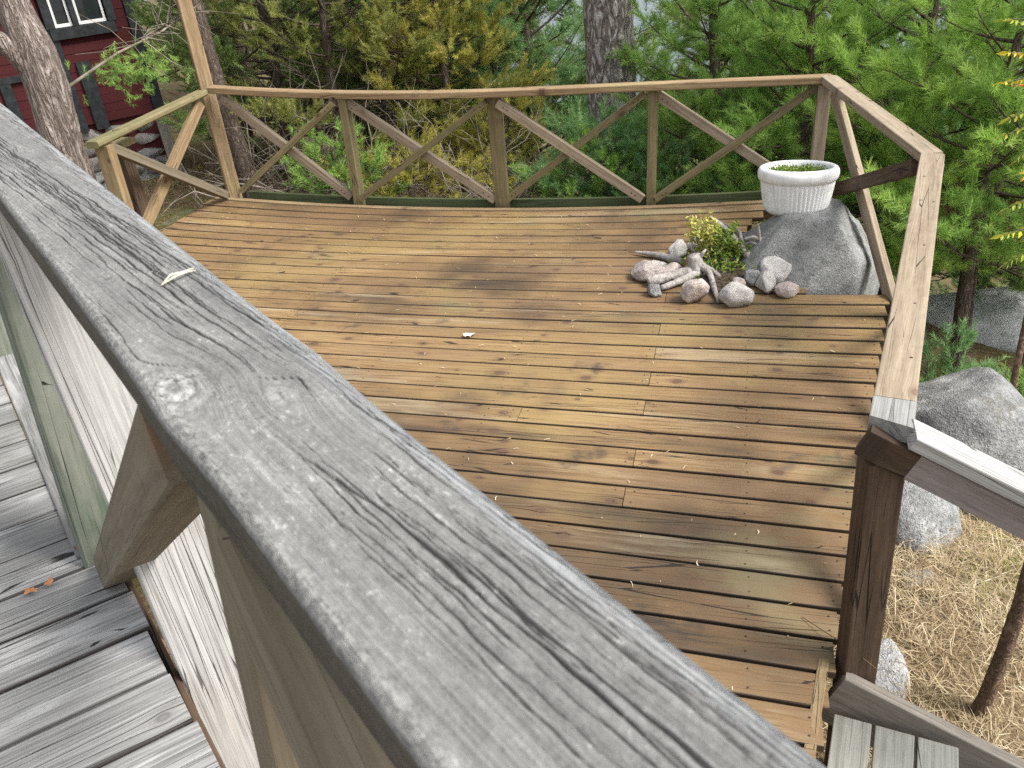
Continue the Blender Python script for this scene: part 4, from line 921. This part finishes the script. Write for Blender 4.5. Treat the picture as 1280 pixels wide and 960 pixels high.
limb('root', [(-.122, 4.70, .262), (-.08, 4.69, .232), (-.03, 4.675, .196), (.035, 4.63, .140), (.078, 4.595, .100), (.125, 4.52, .065), (.150, 4.46, .04), (.172, 4.42, .012)], [.008, .015, .018, .021, .022, .018, .016, .016], an, 14, 13)
limb('root', [(.04, 4.66, .205), (.055, 4.635, .165), (.07, 4.60, .11)], [.010, .014, .015], an, 10, 14)
limb('root', [(.075, 4.60, .165), (.12, 4.60, .178), (.165, 4.59, .168), (.225, 4.565, .135), (.262, 4.53, .10), (.285, 4.49, .06)], [.007, .011, .012, .011, .010, .006], an, 9, 15)
limb('root', [(.06, 4.61, .12), (.11, 4.60, .150), (.165, 4.575, .135), (.20, 4.55, .10), (.215, 4.52, .05)], [.008, .009, .009, .008, .006], an, 9, 16)
limb('root', [(.145, 4.62, .25), (.155, 4.60, .205), (.162, 4.575, .16), (.19, 4.52, .10)], [.004, .007, .008, .006], an, 8, 17)
limb('root', [(-.065, 4.75, .215), (.0, 4.74, .18), (.06, 4.715, .148), (.13, 4.69, .115)], [.004, .006, .007, .005], an, 8, 18)

def leaf_mat(name, stops, tr=.3):
    n = N(name); t = n.attr('tone'); col = n.ramp(t, stops, 'LINEAR'); n.fin(col, .5, .4)
    tl = n.t.nodes.new('ShaderNodeBsdfTranslucent'); n.set(tl.inputs[0], col); mx = n.t.nodes.new('ShaderNodeMixShader'); mx.inputs[0].default_value = tr
    n.t.links.new(n.b.outputs[0], mx.inputs[1]); n.t.links.new(tl.outputs[0], mx.inputs[2]); n.t.links.new(mx.outputs[0], n.out.inputs[0]); return n.m
LEAF = leaf_mat('fresh_leaves', [(.0, (.06, .10, .02)), (.45, (.14, .24, .04)), (.75, (.36, .42, .07)), (1., (.62, .55, .16))])
YEL = leaf_mat('autumn_leaves', [(.0, (.10, .19, .03)), (.45, (.26, .36, .05)), (.75, (.60, .55, .05)), (.93, (.70, .50, .04)), (1., (.55, .12, .03))])
def leaves(P, D, ln, wd, r_, tone, fold=.25):
    """Pointed four-sided leaves, folded along the midrib."""
    D = unit(D); s = perp(D, r_); up_n = np.cross(s, D); ln = np.asarray(ln)[:, None]; wd = np.asarray(wd)[:, None]
    b = P; t = P+D*ln; l = P+D*ln*.45+s*wd*.5+up_n*wd*fold; r = P+D*ln*.45-s*wd*.5+up_n*wd*fold
    v = np.stack([b, l, t, b, t, r], 1).reshape(-1, 3); return v, np.repeat(tone, 6)
r_ = np.random.default_rng(31)
pt = thing('heather_plant', (-.08, 4.60, 0), 'yellow green leafy plant growing behind the driftwood stump', 'plant')
bag = Bag(); LP, LD, LT = [], [], []
for i in range(70):
    yl = i < 32
    o = np.array([-.07, 4.57, .03])+r_.normal(size=3)*np.array([.055, .045, 0]); top = np.array([(-.15 if yl else -.03), 4.62, (.245 if yl else .155)])+r_.normal(size=3)*np.array([.05, .05, .045])
    mid = (o+top)/2+r_.normal(size=3)*.015; bag.add(tube([tuple(o), tuple(mid), tuple(top)], [.0022, .0018, .001], 4, False))
    for q in range(26 if yl else 44):
        s = r_.uniform(.25, 1.05); p = o*(1-s)**2+2*mid*s*(1-s)+top*s*s; LP.append(p+r_.normal(size=3)*.004); LD.append(r_.normal(size=3)*np.array([1, 1, .6])+[0, -.1, .45]); LT.append(np.clip((.80 if yl else .54)+r_.normal()*.14+(.15 if yl and s > .8 else 0), 0, 1))
for i in range(260):
    LP.append(np.array([-.03, 4.50, .05])+r_.normal(size=3)*np.array([.11, .06, .018])); LD.append(r_.normal(size=3)+[0, 0, .5]); LT.append(np.clip(r_.normal(.50, .25), 0, 1))
link('stems', bag.mesh('stems'), TWIG, pt, Matrix())['kind'] = 'stuff'
v, tn = leaves(np.array(LP), np.array(LD), r_.uniform(.022, .042, len(LP)), r_.uniform(.010, .018, len(LP)), r_, np.array(LT)); link('foliage', tri_mesh('foliage', v, tn), LEAF, pt, Matrix())
# seedlings in the planter
LP = np.c_[.10*np.sqrt(r_.uniform(0, 1, 900))*np.cos(r_.uniform(0, 6.28, 900))*1.5, .10*np.sqrt(r_.uniform(0, 1, 900))*np.sin(r_.uniform(0, 6.28, 900)), r_.uniform(.212, .242, 900)*(1.0)+.016*(r_.uniform(0, 1, 900) > .9)]
LP = LP[(LP[:, 0]**2+LP[:, 1]**2) < .155**2]; LP = LP @ np.array(PM.to_3x3()).T + np.array([PX, PY, PZ])
v, tn = leaves(LP, r_.normal(size=LP.shape)+[0, 0, .7], r_.uniform(.012, .026, len(LP)), r_.uniform(.006, .011, len(LP)), r_, np.clip(r_.normal(.50, .16, len(LP)), 0, 1))
tag(link('seedlings', tri_mesh('seedlings', v, tn), LEAF), 'pale green seedlings sprouting in the white planter', 'plant', kind='stuff')

# rowan twigs with yellowing leaves at the right edge
rw = thing('rowan_sapling', (1.35, 4.0, -1.1), 'rowan sapling with yellow and green leaflets at the right edge', 'tree')
bag = Bag(); LP, LD, LT, LLn = [], [], [], []
def compound(o, d, L_, tone):
    d = unit(np.array(d, float)); sd_ = unit(np.cross(d, [0, 0, 1])); bag.add(tube([tuple(o), tuple(o+d*L_*.5+[0, 0, .01]), tuple(o+d*L_)], [.0022, .0016, .001], 4, False))
    for k in range(6):
        p = o+d*L_*(.25+.14*k)
        for s in (-1, 1): LP.append(p); LD.append(sd_*s+d*.45+[0, 0, -.25+r_.normal()*.1]); LT.append(np.clip(tone+r_.normal()*.08, 0, 1)); LLn.append(.055*(1-.05*k))
    LP.append(o+d*L_*.97); LD.append(d+[0, 0, -.2]); LT.append(tone); LLn.append(.055)
stem = [(1.42, 4.0, -1.2), (1.38, 4.0, -.3), (1.36, 4.02, .5), (1.30, 4.02, 1.05), (1.24, 4.05, 1.5)]
link('trunk', trunk_mesh(stem, [.02, .016, .012, .008, .004], 8, .05, 4, 4), BARK['red'], rw, Matrix())
for o, d, L_, t_ in [((1.25, 4.04, 1.17), (-.8, .1, .12), .17, .80), ((1.27, 4.03, 1.10), (-.9, -.1, -.05), .20, .86), ((1.28, 4.03, 1.00), (-.8, .0, -.35), .17, .62), ((1.29, 4.02, .93), (-.75, .05, -.3), .18, .55), ((1.29, 4.02, 1.05), (-.5, -.1, .1), .14, .99),
                     ((1.30, 4.0, .87), (-.6, .0, -.5), .15, .48), ((1.33, 4.0, .62), (-.6, 0, -.3), .16, .5), ((1.35, 4.0, .46), (-.65, 0, -.15), .17, .62), ((1.36, 4.0, .38), (-.6, 0, -.45), .16, .52), ((1.30, 4.0, .80), (-.3, -.3, -.2), .15, .97), ((1.2, 4.06, 1.3), (-.6, 0, .1), .16, .5), ((1.3, 4.05, 1.22), (.2, .2, .1), .16, .78), ((1.22, 4.06, 1.36), (.5, 0, .2), .16, .5)]: compound(np.array(o), d, L_, t_)
link('twigs', bag.mesh('twigs'), TWIG, rw, Matrix())['kind'] = 'stuff'
v, tn = leaves(np.array(LP), np.array(LD), np.array(LLn), np.array(LLn)*.36, r_, np.array(LT)); link('foliage', tri_mesh('foliage', v, tn), YEL, rw, Matrix())

# bare reddish sapling stem leaning by the steps
sp = thing('bare_sapling', (.865, 2.13, -.66), 'bare reddish brown curved stem rising beside the steps', 'tree')
link('trunk', trunk_mesh([(.825, 2.10, -.76), (.842, 2.097, -.64), (.868, 2.09, -.43), (.880, 2.087, -.20), (.885, 2.085, 0), (.882, 2.087, .17), (.90, 2.10, .6), (.93, 2.12, 1.3)], [.033, .028, .0245, .023, .022, .020, .015, .005], 14, .05, 8, 14), BARK['red'], sp, Matrix())
link('broken_stub', trunk_mesh([(.892, 2.121, -.16), (.880, 2.122, -.11), (.876, 2.122, -.075)], [.008, .006, .003], 7, .08, 3, 2), BARK['red'], sp, Matrix())
link('stump', trunk_mesh([(.83, 2.19, -.70), (.835, 2.185, -.60), (.83, 2.18, -.545)], [.035, .028, .018], 12, .25, 6, 6), TWIG, sp, Matrix())

# ------------------------------------------------------------------ grass, litter
def strands(n_, xr_, yr_, lmin, lmax, wd, seed, lay=.8, mask=None):
    r_ = np.random.default_rng(seed); x = r_.uniform(*xr_, n_); y = r_.uniform(*yr_, n_)
    if mask is not None: k = mask(x, y, r_); x, y = x[k], y[k]
    n_ = len(x); z = gz(x, y)+.02*sn(np.c_[x*9, y*9, 0*x], 1., 5)
    az = r_.uniform(0, 6.283, n_); el = r_.beta(1.4, 2.6, n_)*1.45*(1.2-lay); L_ = r_.uniform(lmin, lmax, n_)
    d = np.c_[np.cos(az)*np.cos(el), np.sin(az)*np.cos(el), np.sin(el)]; s = np.c_[-np.sin(az), np.cos(az), r_.normal(size=n_)*.3]; bow = r_.normal(size=(n_, 3))*.12*L_[:, None]
    b = np.c_[x, y, z+.004]; m1 = b+d*L_[:, None]*.5+bow+[0, 0, .012]; t = b+d*L_[:, None]; t[:, 2] -= .25*L_*np.sin(el); w_ = wd*r_.uniform(.6, 1.3, n_)[:, None]
    v = np.stack([b+s*w_, b-s*w_, m1+s*w_*.8, m1+s*w_*.8, b-s*w_, m1-s*w_*.8, m1+s*w_*.8, m1-s*w_*.8, t], 1).reshape(-1, 3); return v, np.repeat(np.clip(r_.normal(.5, .22, n_), 0, 1), 9)
n = N('straw_blades'); STRAW = n.fin(n.ramp(n.math('ADD', n.attr('tone'), n.math('MULTIPLY', n.math('SUBTRACT', n.noise(n.pos(), 5., 4., .7), .5), 1.1)), [(.0, (.17, .115, .06)), (.4, (.37, .285, .165)), (.75, (.54, .44, .28)), (1., (.66, .58, .42))]), .8, .2)
n = N('green_grass_blades'); GRB = n.fin(n.ramp(n.attr('tone'), [(.0, (.12, .14, .03)), (.5, (.27, .29, .06)), (1., (.46, .44, .12))]), .7, .2)
n = N('needle_litter'); LIT = n.fin(n.ramp(n.attr('tone'), [(.0, (.05, .033, .02)), (.5, (.17, .115, .065)), (1., (.33, .26, .17))]), .9, .1)
v, tn = strands(85000, (.42, 2.4), (1.5, 4.6), .06, .22, .0015, 61, .62, lambda x, y, r: (x > xr(y)-.05) & (sn(np.c_[x*3.2, y*3.2, 0*x], 1., 4)+.6*sn(np.c_[x*9, y*9, 0*x], 1., 9) > r.uniform(-1.1, .45, len(x)))); tag(link('dry_grass', tri_mesh('dry_grass', v, tn), STRAW), kind='stuff')
v, tn = strands(2600, (.95, 1.5), (2.4, 3.3), .05, .14, .0013, 62, .35, lambda x, y, r: ((x-1.16)**2/.03+(y-2.78)**2/.12 < r.uniform(.3, 1.8, len(x)))); tag(link('green_grass', tri_mesh('green_grass', v, tn), GRB), kind='stuff')
v, tn = strands(30000, (-8, -2.6), (5.6, 10.5), .04, .14, .0022, 63, .9); tag(link('needle_litter', tri_mesh('needle_litter', v, tn), LIT), kind='stuff')
v, tn = strands(5000, (-6.5, -3.2), (5.8, 9.5), .04, .10, .0022, 64, .3, lambda x, y, r: sn(np.c_[x*1.4, y*1.4, 0*x], 1., 8) > .25); tag(link('moss_tufts', tri_mesh('moss_tufts', v, tn), GRB), kind='stuff')
# crumbs and needles lying on the lower deck
r_ = np.random.default_rng(71); nn_ = 420; x = r_.uniform(-3.8, .7, nn_); y = r_.uniform(1.4, 5.6, nn_); k = (x < np.vectorize(xr)(y)-.05) & (x > (.1-.766*y)/.643) & ~((y > 4.0) & (x > -.5)); x, y = x[k], y[k]; nn_ = len(x)
z = np.array([sag(a, b) for a, b in zip(x, y)])+.004; az = r_.uniform(0, 6.28, nn_); L_ = r_.uniform(.006, .035, nn_); d = np.c_[np.cos(az), np.sin(az), 0*az]; s = np.c_[-np.sin(az), np.cos(az), 0*az]*r_.uniform(.0007, .0022, nn_)[:, None]
b = np.c_[x, y, z]; m1 = b+d*L_[:, None]*.5+[0, 0, .003]+s*2; t = b+d*L_[:, None]
v = np.stack([b+s, b-s, m1+s, m1+s, b-s, m1-s, m1+s, m1-s, t], 1).reshape(-1, 3); tag(link('pine_litter', tri_mesh('pine_litter', v, np.repeat(np.clip(r_.normal(.7, .25, nn_), 0, 1), 9)), STRAW), kind='stuff')

def crumpled_leaf(name, c, sz, rot, mat, label, seed, cat='leaf'):
    r_ = np.random.default_rng(seed); v = [(0, 0, .004)]; f = []
    for k in range(14):
        a = 2*pi*k/14; rr = sz*(.62+.38*abs(math.cos(a*1.5)))*r_.uniform(.8, 1.1)*(1 if k % 2 else .82); v.append((rr*cos(a)*1.25, rr*sin(a)*.8, .003+r_.uniform(0, .35)*sz))
    for k in range(14): f.append((0, 1+k, 1+(k+1) % 14))
    return tag(link(name, mesh(name, v, f), mat, M=Matrix.Translation(c) @ Matrix.Rotation(rot, 4, 'Z')), label, cat)
n = N('orange_leaf'); ORL = n.fin(n.ramp(n.noise(n.objc(), 60., 3.), [(.3, (.36, .13, .05)), (.7, (.62, .33, .16))]), .7, .2)
n = N('red_leaf'); RDL = n.fin((.30, .09, .07), .7, .2)
n = N('bleached_leaf'); WLF = n.fin((.70, .72, .60), .7, .2)
crumpled_leaf('leaf', (-1.243, .898, .892), .014, .3, ORL, 'larger orange fallen leaf on the grey upper deck', 1); crumpled_leaf('leaf', (-1.222, .925, .892), .012, 1.7, ORL, 'smaller orange fallen leaf beside the larger orange one', 2)
crumpled_leaf('leaf', (-1.236, 1.024, .892), .010, .9, RDL, 'shrivelled red leaf at the foot of the green post', 3); crumpled_leaf('leaf', (-1.271, 3.625, .016), .032, .5, WLF, 'bleached white leaf in the middle of the lower deck', 4)
bag = Bag()
bag.add(tube([(-.4245, .514, 1.7085), (-.4215, .524, 1.713), (-.4165, .533, 1.7115), (-.4135, .5435, 1.7105)], [.0006, .0009, .0009, .0005], 5)); bag.add(tube([(-.4245, .514, 1.7085), (-.4190, .525, 1.711), (-.4155, .535, 1.7105), (-.4120, .5425, 1.709)], [.0006, .0008, .0008, .0004], 5))
n = N('straw_colour'); tag(link('pine_needle_pair', bag.mesh('pine_needle_pair'), n.fin((.62, .56, .42), .6, .3)), 'pale dry pine needle pair lying on the grey foreground rail', 'needle')
bag = Bag(); bag.add(tube([(.26, 1.93, .005), (.33, 1.86, .018), (.385, 1.79, .04), (.44, 1.715, .055)], [.0012, .0016, .0016, .001], 5)); tag(link('dry_stalk', bag.mesh('dry_stalk'), STRAW), 'thin dry stalk leaning from the deck across the foot of the dark post', 'stalk')
